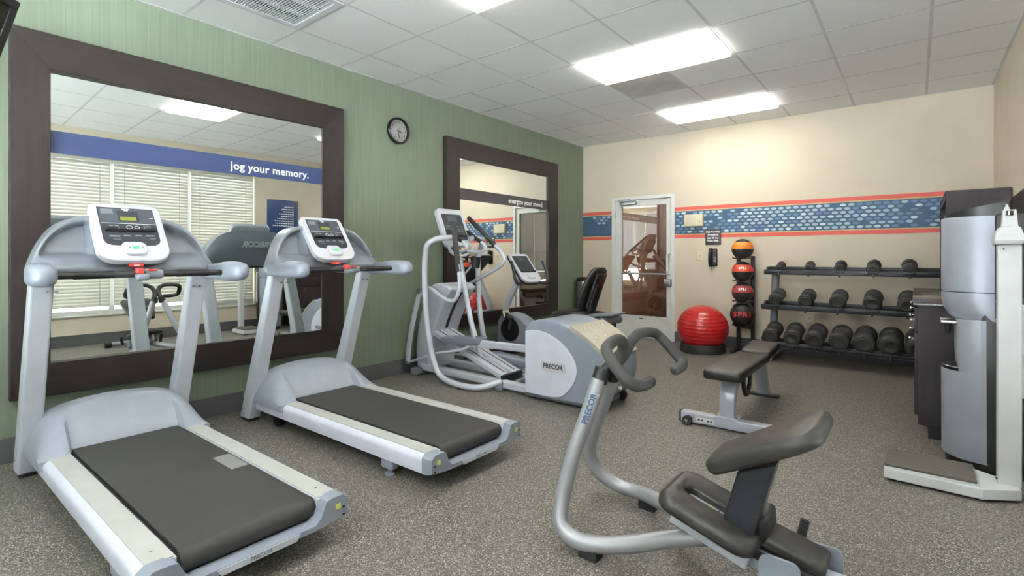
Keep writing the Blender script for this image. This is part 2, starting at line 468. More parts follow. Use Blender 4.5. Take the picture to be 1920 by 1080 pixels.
troffer(4.04, 'bright ceiling light beside the greyer ceiling tile')
troffer(2.09, 'bright ceiling light at the top edge, reflected in the large mirror')
troffer(0.14, 'ceiling light above the near end of the room')
troffer(-1.81, 'ceiling light nearest the front wall')

# ---- ceiling vent
j = near(1.44, GY); x0, x1, y0, y1 = GX[1]+bw, GX[2]-bw, GY[j]+bw, GY[j+1]-bw
t = thing('ceiling_vent', 'white slatted air vent in the ceiling above the large mirror', 'vent', ((x0+x1)/2, (y0+y1)/2, ZC))
bm = bmesh.new(); f = 0.05
box(bm, x0, x1, y0, y0+f, ZC-0.006, ZC+0.01); box(bm, x0, x1, y1-f, y1, ZC-0.006, ZC+0.01)
box(bm, x0, x0+f, y0+f, y1-f, ZC-0.006, ZC+0.01); box(bm, x1-f, x1, y0+f, y1-f, ZC-0.006, ZC+0.01)
obj('frame', bm, 'vent_white', t, smooth=0, bevel=0.003)
part('duct', 'vent_dark', t, lambda q: box(q, x0+f, x1-f, y0+f, y1-f, ZC+0.045, ZC+0.055), smooth=0)
for k in (1, 2):
    xx = x0+f+(x1-x0-2*f)*k/3
    part('divider', 'vent_white', t, lambda q: box(q, xx-0.008, xx+0.008, y0+f, y1-f, ZC-0.004, ZC+0.02), smooth=0)
n = 27; me = None
for k in range(n):
    yy = y0+f+(y1-y0-2*f)*(k+0.5)/n
    bm = bmesh.new(); box(bm, -(x1-x0)/2+f, (x1-x0)/2-f, -0.0045, 0.0045, -0.002, 0.002)
    if me is None:
        o = obj('slat', bm, 'vent_white', None, smooth=0); me = o.data
    else: bm.free(); o = bpy.data.objects.new('slat', me); COL.objects.link(o)
    o.parent = t; o.location = (0, yy-(y0+y1)/2, 0.0)

# ---- window with blinds in the right wall
SLAT = -66
def window():
    global_ys = [1.0, 1.98, 2.96, 3.94]
    bm = bmesh.new(); f = 0.03
    box(bm, XR+0.05, XR+0.11, WY0, WY1, WZ0, WZ0+0.05); box(bm, XR+0.05, XR+0.11, WY0, WY1, WZ1-0.05, WZ1)
    for y in global_ys:
        a, b2 = max(WY0, y-f), min(WY1, y+f); box(bm, XR+0.045, XR+0.115, a, b2, WZ0+0.05, WZ1-0.05)
    win = struct('window_1', bm, 'door_white', smooth=0, label='wide window with white horizontal blinds')
    for k in range(3):
        part('pane', 'window_pane', win, lambda q: box(q, XR+0.077, XR+0.083, global_ys[k]+f, global_ys[k+1]-f, WZ0+0.05, WZ1-0.05), smooth=0)
    part('window_sill', 'door_white', win, lambda q: box(q, XR-0.03, XR+0.05, WY0-0.02, WY1+0.02, WZ0-0.025, WZ0), smooth=0, bevel=0.005)
    me = None
    for k in range(3):
        a, b2 = global_ys[k]+0.022, global_ys[k+1]-0.022
        bl = thing('window_blind', ['white slatted blind farthest from the blue notice, reflected in the large mirror', 'white slatted blind in the middle of the reflected window', 'white slatted blind reflected nearest to the blue notice'][k], 'blind', (XR+0.02, (a+b2)/2, WZ1), 'window blinds')
        L = b2-a
        part('head_rail', 'blind_white', bl, lambda q: box(q, XR+0.0, XR+0.04, a, b2, WZ1-0.045, WZ1-0.002), smooth=0, bevel=0.003)
        zb = WZ0+0.10 if k in (1, 0) else WZ0+0.05
        part('bottom_rail', 'blind_white', bl, lambda q: box(q, XR+0.005, XR+0.035, a, b2, zb, zb+0.018), smooth=0, bevel=0.004)
        z = zb+0.035; n = int((WZ1-0.05-z)/0.047)+2
        for i in range(n):
            if me is None:
                bm = bmesh.new(); rot = Matrix.Rotation(math.radians(SLAT), 4, 'Y')
                prism(bm, [(-0.0265, 0.0), (-0.013, 0.003), (0.0, 0.0042), (0.013, 0.003), (0.0265, 0.0), (0.013, 0.0022), (0.0, 0.0034), (-0.013, 0.0022)], -L/2, L/2, 'y', M=rot)
                o = obj('slat', bm, 'blind_white', None, smooth=0); me = o.data
            else: o = bpy.data.objects.new('slat', me); COL.objects.link(o)
            o.parent = bl; o.location = (0, 0, z+i*0.047-WZ1)
        for yy in (a+0.12, b2-0.12):
            part('cord', 'blind_white', bl, lambda q: box(q, XR-0.006, XR-0.004, yy-0.004, yy+0.004, zb, WZ1-0.04), smooth=0)
window()
bm = bmesh.new(); f = 0.03; ys = [VY0+(VY1-VY0)*k/4 for k in range(5)]  # unseen right-wall window added to let in more daylight
box(bm, XR+0.05, XR+0.11, VY0, VY1, WZ0, WZ0+0.05); box(bm, XR+0.05, XR+0.11, VY0, VY1, WZ1-0.05, WZ1)
for y in ys: box(bm, XR+0.045, XR+0.115, max(VY0, y-f), min(VY1, y+f), WZ0+0.05, WZ1-0.05)
win = struct('added_window_right', bm, 'door_white', smooth=0, label='added wide window without blinds at the unseen near end of the room')
for k in range(4):
    part('pane', 'window_pane', win, lambda q: box(q, XR+0.077, XR+0.083, ys[k]+f, ys[k+1]-f, WZ0+0.05, WZ1-0.05), smooth=0)
bm = bmesh.new(); xs = [FX0+(FX1-FX0)*k/4 for k in range(5)]  # unseen front glazing added to throw daylight along the ceiling
box(bm, FX0, FX1, YF-0.11, YF-0.05, FZ0, FZ0+0.05); box(bm, FX0, FX1, YF-0.11, YF-0.05, FZ1-0.05, FZ1)
for x in xs: box(bm, max(FX0, x-f), min(FX1, x+f), YF-0.115, YF-0.045, FZ0+0.05, FZ1-0.05)
win = struct('added_window_front', bm, 'door_white', smooth=0, label='added tall window across the unseen front wall behind the viewer')
for k in range(4):
    part('pane', 'window_pane', win, lambda q: box(q, xs[k]+f, xs[k+1]-f, YF-0.083, YF-0.077, FZ0+0.05, FZ1-0.05), smooth=0)
bm = bmesh.new(); box(bm, XR+0.16, XR+30, -40, 14, -0.25, -0.15); box(bm, -30, XR+0.16, -40, YF-0.16, -0.25, -0.15); struct('ground_outside', bm, 'paving', smooth=0)

# ---- door with tinted glass, corridor behind it
def door():
    bm = bmesh.new(); f = 0.05
    box(bm, DX0, DX0+f, YB-0.015, YB+0.12, 0, DZ); box(bm, DX1-f, DX1, YB-0.015, YB+0.12, 0, DZ); box(bm, DX0+f, DX1-f, YB-0.015, YB+0.12, DZ-f, DZ)
    dr = struct('door_1', bm, 'door_white', smooth=0, bevel=0.003, label='white metal door with a tall tinted glass pane')
    gx0, gx1, gz0, gz1 = -3.55, -2.84, 0.335, 1.99
    a, b2, c, d = DX0+f+0.003, DX1-f-0.003, 0.008, DZ-f-0.004; y0, y1 = YB+0.012, YB+0.056
    def leaf(q):
        box(q, a, gx0, y0, y1, c, d); box(q, gx1, b2, y0, y1, c, d); box(q, gx0, gx1, y0, y1, c, gz0); box(q, gx0, gx1, y0, y1, gz1, d)
    lf = part('door_leaf', 'door_white', dr, leaf, smooth=0)
    part('pane', 'door_pane', dr, lambda q: box(q, gx0, gx1, YB+0.03, YB+0.038, gz0, gz1), smooth=0, label='brown tinted reflective glass')
    bd = 0.012
    def beads(q):
        box(q, gx0-bd, gx0, y0-0.006, y0, gz0-bd, gz1+bd); box(q, gx1, gx1+bd, y0-0.006, y0, gz0-bd, gz1+bd)
        box(q, gx0, gx1, y0-0.006, y0, gz0-bd, gz0); box(q, gx0, gx1, y0-0.006, y0, gz1, gz1+bd)
    part('glazing_bead', 'door_white', dr, beads, smooth=0)
    part('push_bar', 'steel', dr, lambda q: rbox(q, gx0+0.01, gx1+0.02, YB-0.03, YB-0.005, 0.955, 0.98, 0.005), smooth=35)
    part('pull_handle', 'door_white', dr, lambda q: tube(q, fillet([(-2.80, y0, 1.26), (-2.80, YB-0.075, 1.26), (-2.80, YB-0.075, 0.97), (-2.80, y0, 0.97)], 0.05), 0.013))
    part('lock_case', 'steel', dr, lambda q: rbox(q, -2.865, -2.765, YB-0.035, y0, 0.79, 0.90, 0.006))
    part('lock_knob', 'black_plastic', dr, lambda q: box(q, -2.765, -2.755, YB-0.03, y0, 0.79, 0.9), smooth=0)
    part('closer', 'steel', dr, lambda q: (rbox(q, -3.56, -3.30, YB-0.05, y0, 2.005, 2.06, 0.008), tube(q, [(-3.36, YB-0.03, 2.065), (-3.55, YB-0.10, 2.075), (-3.40, YB-0.02, 2.09)], 0.008)))
    part('hinge', 'steel', dr, lambda q: cyl(q, (DX0+f, YB-0.004, 1.80), (DX0+f, YB-0.004, 1.92), 0.009))
    part('threshold', 'steel', dr, lambda q: box(q, DX0, DX1, YB-0.01, YB+0.12, 0, 0.006), smooth=0)
    part('label_tag', 'black_plastic', dr, lambda q: box(q, -3.26, -3.20, y0-0.002, y0, 0.285, 0.30), smooth=0)
door()
bm = bmesh.new(); y0, y1, xa, xb = YB+0.15, 9.2, -5.6, -1.2
box(bm, xa-0.1, xb+0.1, y0, y1, -0.1, 0)
struct('floor_corridor', bm, 'carpet_brown', smooth=0)
bm = bmesh.new(); box(bm, xa, xb, y1, y1+0.1, 0, 2.9); box(bm, xa-0.1, xa, y0, y1+0.1, 0, 2.9); box(bm, xb, xb+0.1, y0, y1+0.1, 0, 2.9); box(bm, xa-0.1, xb+0.1, y0, y1+0.1, 2.8, 2.9)
struct('wall_corridor', bm, 'corridor_wall', smooth=0)
t = thing('corridor_counter', 'long brown wooden front seen through the door glass', 'counter', (-3.6, 9.0, 0))
part('body', 'brown_panel', t, lambda q: box(q, -5.4, -1.4, 8.85, 9.19, 0, 1.30), smooth=0)
part('top', 'brown_panel', t, lambda q: box(q, -5.45, -1.35, 8.80, 9.19, 1.30, 1.34), smooth=0, bevel=0.005)
t = thing('added_corridor_lamp', 'added square ceiling lamp lighting the corridor behind the door', 'light', (-3.4, 8.2, 2.8))  # lamp added to light the corridor behind the glass
part('frame', 'troffer_white', t, lambda q: box(q, -3.72, -3.08, 7.9, 8.5, 2.775, 2.80), smooth=0, bevel=0.004)
mat('added_lamp_diffuser', (255, 240, 220), 0.6, emit=((255, 226, 190), 3.0), noise=(3, 0))
part('diffuser', 'added_lamp_diffuser', t, lambda q: box(q, -3.68, -3.12, 7.94, 8.46, 2.768, 2.775), smooth=0)

# ---- printed wallpaper border on the back wall (flat print)
def border(idx, xa, xb):
    e = 0.0015
    bm = bmesh.new(); box(bm, xa, xb, YB-e, YB, 1.484, 1.927)
    tr = struct('trim_%d' % idx, bm, 'border_blue', smooth=0, label='blue wallpaper border with pale ovals between coral stripes')
    for (z0, z1, m) in ((1.880, 1.927, 'border_red'), (1.484, 1.531, 'border_red'), (1.866, 1.880, 'border_tan'), (1.531, 1.545, 'border_tan')):
        part('stripe', m, tr, lambda q: box(q, xa, xb, YB-e-0.0008, YB-e+0.0002, z0, z1), smooth=0)
    bm = bmesh.new(); rows = 7; dz = (1.860-1.551)/rows; dx = 0.083; z0 = 1.551+dz/2
    for r in range(rows):
        x = xa+0.045+(r % 2)*dx/2
        while x < xb-0.04:
            c = math.exp(-((x+1.1)/1.0)**2) if xa > -3 else 0.0
            u = random.random(); mi = None
            if xa < -3: 
                if r >= 4 and x > xa+0.18+0.05*(6-r) and u < 0.75: mi = 0 if u < 0.45 else 2
            elif u < 0.25+0.62*c: mi = 0 if random.random() < 0.72 else 1
            elif u < 0.80+0.2*c: mi = 2
            if mi is not None:
                pts = [(x+0.0325*math.cos(a), z0+r*dz+0.0165*math.sin(a)) for a in [2*math.pi*k/16 for k in range(16)]]
                f = bm.faces.new([bm.verts.new((p, YB-e-0.0006, q)) for p, q in pts]); f.material_index = mi
            x += dx
    obj('oval_print', bm, ['oval_pale', 'oval_white', 'oval_mid'], tr, smooth=0)
border(1, XL, DX0); border(2, DX1, XR)

# ================================================================== framed mirrors on the green wall
FY = Vector((0, 1, 0)); FZ = Vector((0, 0, 1))
def framed_mirror(y0, y1, z0, z1, iy0, iy1, iz0, iz1, label, band, film, words, size, off, yaw=0.0):
    yc = (y0+y1)/2
    t = thing('framed_mirror', label, 'mirror', (XL, yc, z0), 'framed wall mirrors')
    T = 0.065; xo, xi = XL+0.002, XL+T
    # four mitred boards
    out = [(y0, z0), (y1, z0), (y1, z1), (y0, z1)]; inn = [(iy0, iz0), (iy1, iz0), (iy1, iz1), (iy0, iz1)]
    for k in range(4):
        a, b2 = out[k], out[(k+1) % 4]; c, d = inn[(k+1) % 4], inn[k]
        part('frame_board', 'espresso_y' if k % 2 == 0 else 'espresso', t, lambda q: prism(q, [a, b2, c, d], xo, xi, 'x'), smooth=0, bevel=0.0025)
    xg = XL+0.037; T2 = Matrix.Translation((xg, yc, 0)) @ Matrix.Rotation(-yaw, 4, 'Z') @ Matrix.Translation((-xg, -yc, 0))
    g = part('glass', 'mirror_glass', t, lambda q: box(q, xg-0.006, xg, iy0-0.01, iy1+0.01, iz0-0.01, iz1+0.01, M=T2), smooth=0, label='silvered mirror glass')
    part('film_band', film, t, lambda q: box(q, xg, xg+0.0006, iy0, iy1, band[0], band[1], M=T2), smooth=0)
    text('lettering', words, size, 'white_print', t, T2 @ frame((xg+0.0012, off, (band[0]+band[1])/2-0.004), FY, FZ), extrude=0.0003, offset=0.0028*size/0.1, align='RIGHT', spacing=1.06)
framed_mirror(0.52, 2.744, 0.371, 2.591, 0.70, 2.527, 0.568, 2.372, 'large dark framed mirror behind the treadmills reading jog your memory', (1.868, 2.008), 'blue_film', 'jog your memory.', 0.084, 2.405, yaw=0.02)
framed_mirror(4.069, 6.368, 0.40, 2.595, 4.284, 6.13, 0.545, 2.378, 'dark framed mirror near the corner reading energize your mood', (1.893, 2.03), 'grey_film', 'energize your mood.', 0.088, 6.01)

# ---- wall clock
t = thing('wall_clock', 'round black rimmed clock between the two mirrors', 'clock', (XL, 3.42, 2.527))
c = Vector((XL, 3.42, 2.527)); ax = (1, 0, 0)
part('rim', 'black_plastic', t, lambda q: lathe(q, [(0.120, 0.002), (0.136, 0.004), (0.138, 0.03), (0.130, 0.042), (0.118, 0.036), (0.116, 0.012)], c, ax, 40, caps=False))
part('face', 'paper_white', t, lambda q: lathe(q, [(0.0, 0.003), (0.119, 0.003), (0.119, 0.013), (0.0, 0.013)], c, ax, 40))
for k in range(12):
    a = math.radians(90-30*(k+1)); r = 0.092
    text('numeral', str(k+1), 0.036, 'black_plastic', t, frame(c+Vector((0.0142, r*math.cos(a), r*math.sin(a))), FY, FZ), extrude=0.0003)
for nm, ang, L, wd in (('hour_hand', 105, 0.052, 0.005), ('minute_hand', 170, 0.075, 0.0035)):
    a = math.radians(90-ang); d = Vector((0, math.cos(a), math.sin(a)))
    part(nm, 'black_plastic', t, lambda q: box(q, -wd, wd, -0.015, L, 0, 0.001, M=frame(c+Vector((0.0165, 0, 0)), d.cross(Vector((1, 0, 0))), d)), smooth=0)
part('lens', 'clock_pane', t, lambda q: lathe(q, [(0.0, 0.030), (0.118, 0.030), (0.118, 0.031), (0.0, 0.031)], c, ax, 40))

# ---- things on the back wall
def rb(name, m, p, *a, **k): return part(name, m, p, lambda q: rbox(q, *a), **k)
t = thing('alarm_box', 'beige plastic box mounted on the blue wallpaper border', 'box', (-2.43, YB, 1.645))
rb('case', 'beige_plastic', t, -2.563, -2.303, YB-0.07, YB-0.002, 1.645, 1.812, 0.008)
part('sensor_hole', 'black_plastic', t, lambda q: (cyl(q, (-2.34, YB-0.0715, 1.70), (-2.34, YB-0.069, 1.70), 0.006), cyl(q, (-2.34, YB-0.0715, 1.725), (-2.34, YB-0.069, 1.725), 0.004)))
t = thing('wall_sign', 'small dark notice with white lettering above the telephone', 'sign', (-2.178, YB, 1.383))
rb('plate', 'sign_dark', t, -2.281, -2.075, YB-0.012, YB-0.001, 1.383, 1.60, 0.003)
for k, s in enumerate(('Dial "911" For', 'Emergency', 'Dial "0" For', 'Front Desk')):
    text('lettering', s, 0.032, 'white_print', t, frame((-2.178, YB-0.0128, 1.56-0.036*k-(0.012 if k > 1 else 0)), (1, 0, 0), FZ), extrude=0.0004, offset=0.0012)
t = thing('wall_telephone', 'slim black telephone hung on the wall under the dark notice', 'telephone', (-2.178, YB, 1.086))
rb('base', 'black_gloss', t, -2.235, -2.120, YB-0.035, YB-0.002, 1.09, 1.335, 0.012)
def hs(q):
    tube(q, spline([(-2.20, YB-0.05, 1.325), (-2.20, YB-0.075, 1.27), (-2.20, YB-0.078, 1.20), (-2.20, YB-0.075, 1.14), (-2.20, YB-0.05, 1.10)], 6), 0.022, 12, round_end=True)
part('handset', 'black_plastic', t, hs)
rb('cradle', 'med_maroon', t, -2.165, -2.135, YB-0.040, YB-0.03, 1.29, 1.315, 0.004, label='reddish label at the top')
part('keypad', 'key_grey', t, lambda q: [box(q, -2.165+0.013*i, -2.156+0.013*i, YB-0.038, YB-0.034, 1.15+0.018*k, 1.162+0.018*k) for i in range(3) for k in range(4)], smooth=0)
t = thing('light_switch', 'beige switch plate on the wall left of the telephone', 'switch', (-2.35, YB, 1.165))
rb('plate', 'beige_plastic', t, -2.398, -2.303, YB-0.008, YB-0.001, 1.165, 1.30, 0.003)
rb('toggle', 'beige_plastic', t, -2.357, -2.343, YB-0.022, YB-0.006, 1.222, 1.246, 0.003)
t = thing('wall_outlet', 'beige socket plate on the wall behind the dumbbell rack', 'outlet', (-1.025, YB, 0.37))
rb('plate', 'beige_plastic', t, -1.071, -0.98, YB-0.008, YB-0.001, 0.37, 0.50, 0.003)
for zz in (0.405, 0.465): rb('socket', 'paper_white', t, -1.045, -1.007, YB-0.011, YB-0.007, zz-0.018, zz+0.018, 0.003)
t = thing('wall_notice', 'blue notice panel with white lines on the wall past the blinds', 'sign', (XR, 4.42, 1.62))
rb('panel', 'blue_sign', t, XR-0.02, XR-0.005, 4.15, 4.70, 1.58, 2.23, 0.003)
ML = frame((XR-0.0205, 4.58, 2.0), (0, -1, 0), FZ)
for k in range(9):
    L = (0.17, 0.22, 0.2, 0.28, 0.24, 0.3, 0.36, 0.33, 0.38)[k]
    part('text_line', 'white_print', t, lambda q: [box(q, XR-0.0212, XR-0.0198, 4.62-u-min(0.035, L-u)*0.8, 4.62-u, 2.10-0.042*k, 2.117-0.042*k) for u in [0.04*i for i in range(int(L/0.04)+1)] if L-u > 0.008], smooth=0)
for yy in (4.18, 4.67):
    for zz in (1.61, 2.20): part('standoff', 'chrome', t, lambda q: cyl(q, (XR-0.001, yy, zz), (XR-0.028, yy, zz), 0.011, 14))

# ---- television, upper left corner of the view
C0 = Vector((-3.6, 0.483, 2.524)); rt = Vector((-0.77, 0.64, 0)).normalized(); dn = Vector((-0.05, -0.06, -0.25)).normalized()
t = thing('television', 'dark framed television hung high at the left edge of the view', 'television', tuple(C0))
ML = frame(C0, rt, -dn)      # x to the right edge, y up, z out of the screen
wT, hT = 1.02, 0.62
part('bezel', 'black_plastic', t, lambda q: [box(q, -wT, 0, -0.045, 0, -0.03, 0.01, M=ML), box(q, -wT, 0, -hT, -hT+0.045, -0.03, 0.01, M=ML), box(q, -wT, -wT+0.045, -hT+0.045, -0.045, -0.03, 0.01, M=ML), box(q, -0.045, 0, -hT+0.045, -0.045, -0.03, 0.01, M=ML)], smooth=0, bevel=0.004)
part('screen', 'screen_dark', t, lambda q: box(q, -wT+0.045, -0.045, -hT+0.045, -0.045, -0.02, 0.0, M=ML), smooth=0)
part('housing', 'black_plastic', t, lambda q: rbox(q, -wT+0.1, -0.1, -hT+0.08, -0.08, -0.09, -0.025, 0.02, M=ML))
pm = ML @ Vector((-wT/2, -hT/2, -0.09))
part('wall_arm', 'black_metal', t, lambda q: tube(q, [(XL+0.01, pm.y-0.25, pm.z), (XL+0.35, pm.y-0.2, pm.z), pm], 0.025))
part('wall_plate', 'black_metal', t, lambda q: box(q, XL+0.001, XL+0.02, pm.y-0.35, pm.y-0.15, pm.z-0.12, pm.z+0.12), smooth=0)
# ================================================================== treadmills
def sstep(a, b, x):
    t = max(0, min(1, (x-a)/(b-a))); return t*t*(3-2*t)
def treadmill(yc, label, sticker):
    t = thing('treadmill', label, 'treadmill', (-3.0, yc, 0), 'treadmills')
    Y = lambda d: yc+d
    # --- walking deck
    part('deck_base', 'black_plastic', t, lambda q: box(q, -3.75, -2.02, Y(-0.262), Y(0.262), 0.10, 0.180), smooth=0)
    def belt(q):
        pts = [(-3.56, 0.203), (-2.03, 0.203)]+[(-2.03+0.045*math.sin(a), 0.158+0.045*math.cos(a)) for a in [math.radians(x) for x in range(15, 181, 15)]]+[(-3.56, 0.113)]
        prism(q, pts, Y(-0.247), Y(0.247), 'y')
    bl = part('running_belt', 'belt_black', t, belt, smooth=25)
    if sticker: part('paper_label', 'faded_label', bl, lambda q: box(q, -2.79, -2.57, Y(0.165), Y(0.245), 0.2032, 0.2040), smooth=0)
    for s in (-1, 1):
        def rail(q):
            P = [(Y(s*0.262), 0.10), (Y(s*0.262), 0.197), (Y(s*0.352), 0.197), (Y(s*0.372), 0.186), (Y(s*0.378), 0.165), (Y(s*0.366), 0.095), (Y(s*0.34), 0.088)]
            prism(q, P, -3.86, -1.985, 'x')
        r = part('side_rail', 'pale_lavender', t, rail, smooth=50)
        part('foot_rail', 'rail_cream', r, lambda q: box(q, -3.50, -1.99, min(Y(s*0.266), Y(s*0.350)), max(Y(s*0.266), Y(s*0.350)), 0.1965, 0.2025), smooth=0, bevel=0.002)
        part('screw', 'steel', r, lambda q: cyl(q, (-2.08, Y(s*0.31), 0.2025), (-2.08, Y(s*0.31), 0.2038), 0.006, 10))
        part('belt_guide', 'black_gloss', t, lambda q: box(q, -3.5, -2.03, min(Y(s*0.249), Y(s*0.262)), max(Y(s*0.249), Y(s*0.262)), 0.17, 0.192), smooth=0)
    # --- rear end cap, U shaped below the roller
    def cap(q):
        H = []
        for k in range(0, 31):
            d = -0.378+0.756*k/30; e = abs(d)
            H.append((d, 0.118+0.086*sstep(0.235, 0.285, e)-0.02*sstep(0.35, 0.378, e)))
        B = [(d, 0.085+0.02*(abs(d)/0.378)**6) for d, _ in H]
        sec = lambda x, k, b: [(x, Y(d*k), z) for d, z in H]+[(x, Y(d*k), z+b) for d, z in B[::-1]]
        loft(q, [sec(-2.0, 1, 0), sec(-1.955, 1, 0), sec(-1.93, 0.985, 0.012)])
    cp = part('rear_cap', 'body_grey', t, cap, smooth=45)
    part('tread_roller', 'black_plastic', t, lambda q: cyl(q, (-2.03, Y(-0.262), 0.158), (-2.03, Y(0.262), 0.158), 0.036, 16))
    part('name_plate', 'silver_paint', cp, lambda q: prism(q, [(Y(-0.14), 0.092), (Y(0.14), 0.092), (Y(0.155), 0.116), (Y(-0.155), 0.116)], -1.932, -1.9265, 'x'), smooth=0)
    text('lettering', 'PRECOR', 0.022, 'key_grey', cp, frame((-1.926, yc, 0.1035), FY, FZ), extrude=0.0004, offset=0.0006)
    for s in (-1, 1):
        part('sticker', 'yellow_sticker', cp, lambda q: box(q, -1.932, -1.9275, Y(s*0.325)-0.012, Y(s*0.325)+0.012, 0.15, 0.172), smooth=0)
        part('screw', 'black_plastic', cp, lambda q: [cyl(q, (-1.933, Y(s*0.352), zz), (-1.9275, Y(s*0.352), zz), 0.0055, 10) for zz in (0.15, 0.118)])
        def foot(q): rbox(q, -2.37, -2.27, Y(s*0.33)-0.028, Y(s*0.33)+0.028, 0.035, 0.11, 0.014); lathe(q, [(0.012, 0.01), (0.012, 0.04)], (-2.32, Y(s*0.33), 0), n=12); lathe(q, [(0.028, 0.0), (0.026, 0.012), (0.010, 0.014)], (-2.32, Y(s*0.33), 0), n=16)
        part('rear_foot', 'body_grey', t, foot)
        part('front_wheel', 'black_plastic', t, lambda q: cyl(q, (-3.62, Y(s*0.30)-0.02, 0.05), (-3.62, Y(s*0.30)+0.02, 0.05), 0.05, 18))
    # --- motor hood
    def zh(d, x):
        e = abs(d)/0.392
        A = 1-0.30*e**2-0.70*e**9
        xe = -3.50+0.085*sstep(0.245, 0.275, abs(d))
        rise = sstep(-4.06, -3.80, x)**0.7
        fall = 1-max(0, min(1, (x+3.70)/(xe+3.70)))**1.7
        return 0.196+0.215*A*min(rise, 1)*fall
    def hood(q):
        def top(u, v):
            d = -0.392+0.784*u; xe = -3.50+0.085*sstep(0.245, 0.275, abs(d)); x = -3.98+(xe+3.98)*v
            return (x, Y(d), zh(d, x))
        def bot(u, v):
            d = -0.392+0.784*u; xe = -3.50+0.085*sstep(0.245, 0.275, abs(d)); x = -3.98+(xe+3.98)*v
            return (x, Y(d), 0.150)
        shell(q, top, bot, 44, 26)
    part('motor_hood', 'hood_grey', t, hood, smooth=40)
    # --- uprights
    for s in (-1, 1):
        def upr(q):
            a, b2 = sorted((Y(s*0.315), Y(s*0.41)))
            prism(q, [(-4.0, 0.02), (-3.86, 0.02), (-3.80, 0.22), (-3.485, 1.14), (-3.56, 1.14)], a, b2, 'y')
        u = part('upright', 'silver_paint', t, upr, smooth=0, bevel=0.012, seg=3)
        part('foot_pad', 'rubber_black', u, lambda q: box(q, -3.99, -3.87, min(Y(s*0.33), Y(s*0.40)), max(Y(s*0.33), Y(s*0.40)), 0.0, 0.021), smooth=0)
        part('screw', 'steel', u, lambda q: [cyl(q, (x, Y(s*0.41)+s*0.0, z), (x, Y(s*0.412)+s*0.003, z), 0.008, 10) for x, z in ((-3.93, 0.09), (-3.93, 0.05))]+[cyl(q, (-3.525+0.02*k, Y(s*0.34+0.03*k), 1.04-0.05*(k == 2)), (-3.50+0.016*k, Y(s*0.34+0.03*k), 1.04-0.05*(k == 2)), 0.007, 10) for k in (0, 1)])
    # --- console shell with two scooped wells
    def ztop(d): e = abs(d)/0.415; return 1.455-0.03*e**2-0.24*e**5.0
    def zbot(d): return 1.105+0.03*math.cos(d*math.pi/0.83)
    def lean(z): return -3.44-0.32*(z-1.15)
    def cf(u, v):
        d = -0.415+0.83*u; z = zbot(d)+(ztop(d)-zbot(d))*v
        e = abs(d)
        mask = sstep(0.165, 0.185, e)*(1-sstep(0.345, 0.395, e))*sstep(1.215, 1.245, z)*(1-sstep(ztop(d)-0.06, ztop(d)-0.02, z))
        lip = 0.055*math.exp(-((z-1.165)/0.045)**2)*(0.55+0.45*math.exp(-((e-0.26)/0.1)**2))
        rim = 0.02*sstep(0.36, 0.415, e)
        return (lean(z)-0.075*mask+lip-rim, Y(d), z)
    def cb(u, v):
        d = -0.415+0.83*u; z = zbot(d)+(ztop(d)-zbot(d))*v
        return (lean(z)-0.13-0.05*math.sin(math.pi*v), Y(d), z)
    sh = part('console_shell', 'shell_grey', t, lambda q: shell(q, cf, cb, 72, 34), smooth=50)
    text('lettering', 'PRECOR', 0.07, 'silver_print', sh, frame((-3.735, yc, 1.33), (0, -1, 0), (-0.30, 0, 0.95)), extrude=0.004, offset=0.003)
    # --- display unit, tilted back
    up = Vector((-0.616, 0, 0.788)); M = frame((-3.335, yc, 1.205), FY, up)
    def F(q, poly, a, b2): prism(q, poly, a, b2, 'z', M=M)
    ds = part('display', 'console_white', t, lambda q: F(q, rrect(0.338, 0.405, 0.04, 8, 0, 0.202, rb=0.085), -0.045, 0.0), smooth=40, bevel=0.008, seg=3)
    part('neck', 'shell_grey', t, lambda q: F(q, rrect(0.27, 0.30, 0.03, 4, 0, 0.19), -0.16, -0.044), smooth=40)
    face = [(-0.132, 0.375), (-0.132, 0.14), (-0.122, 0.115), (-0.10, 0.103), (-0.06, 0.10), (-0.05, 0.118), (-0.035, 0.128), (0.035, 0.128), (0.05, 0.118), (0.06, 0.10), (0.10, 0.103), (0.122, 0.115), (0.132, 0.14), (0.132, 0.375)]
    pn = part('face_panel', 'panel_dark', ds, lambda q: F(q, face, -0.002, 0.0015), smooth=0)
    part('face_plate', 'panel_grey', ds, lambda q: F(q, [(-0.128, 0.262), (0.128, 0.262), (0.128, 0.371), (-0.128, 0.371)], 0.0015, 0.0022), smooth=0)
    part('screen_frame', 'panel_dark', ds, lambda q: F(q, rrect(0.10, 0.08, 0.008, 3, 0.005, 0.312), 0.0022, 0.0032), smooth=0)
    part('screen', 'lcd_green', ds, lambda q: F(q, rrect(0.076, 0.028, 0.003, 2, 0.003, 0.294), 0.0032, 0.0040), smooth=0)
    part('divider_line', 'white_print', ds, lambda q: F(q, [(-0.128, 0.257), (0.128, 0.257), (0.128, 0.2595), (-0.128, 0.2595)], 0.0015, 0.0024), smooth=0)
    part('info_label', 'key_grey', ds, lambda q: F(q, [(-0.118, 0.325), (-0.062, 0.325), (-0.062, 0.362), (-0.118, 0.362)], 0.0022, 0.0028), smooth=0)
    part('printed_keys', 'white_print', ds, lambda q: [F(q, rrect(wd, hh, 0.002, 2, x, y), 0.0022, 0.0030) for x, y, wd, hh in
         ((0.0, 0.366, 0.036, 0.008), (0.0, 0.355, 0.022, 0.006), (-0.02, 0.33, 0.004, 0.004), (0.0, 0.33, 0.02, 0.004), (0.03, 0.33, 0.018, 0.003), (0.115, 0.305, 0.02, 0.003))], smooth=0)
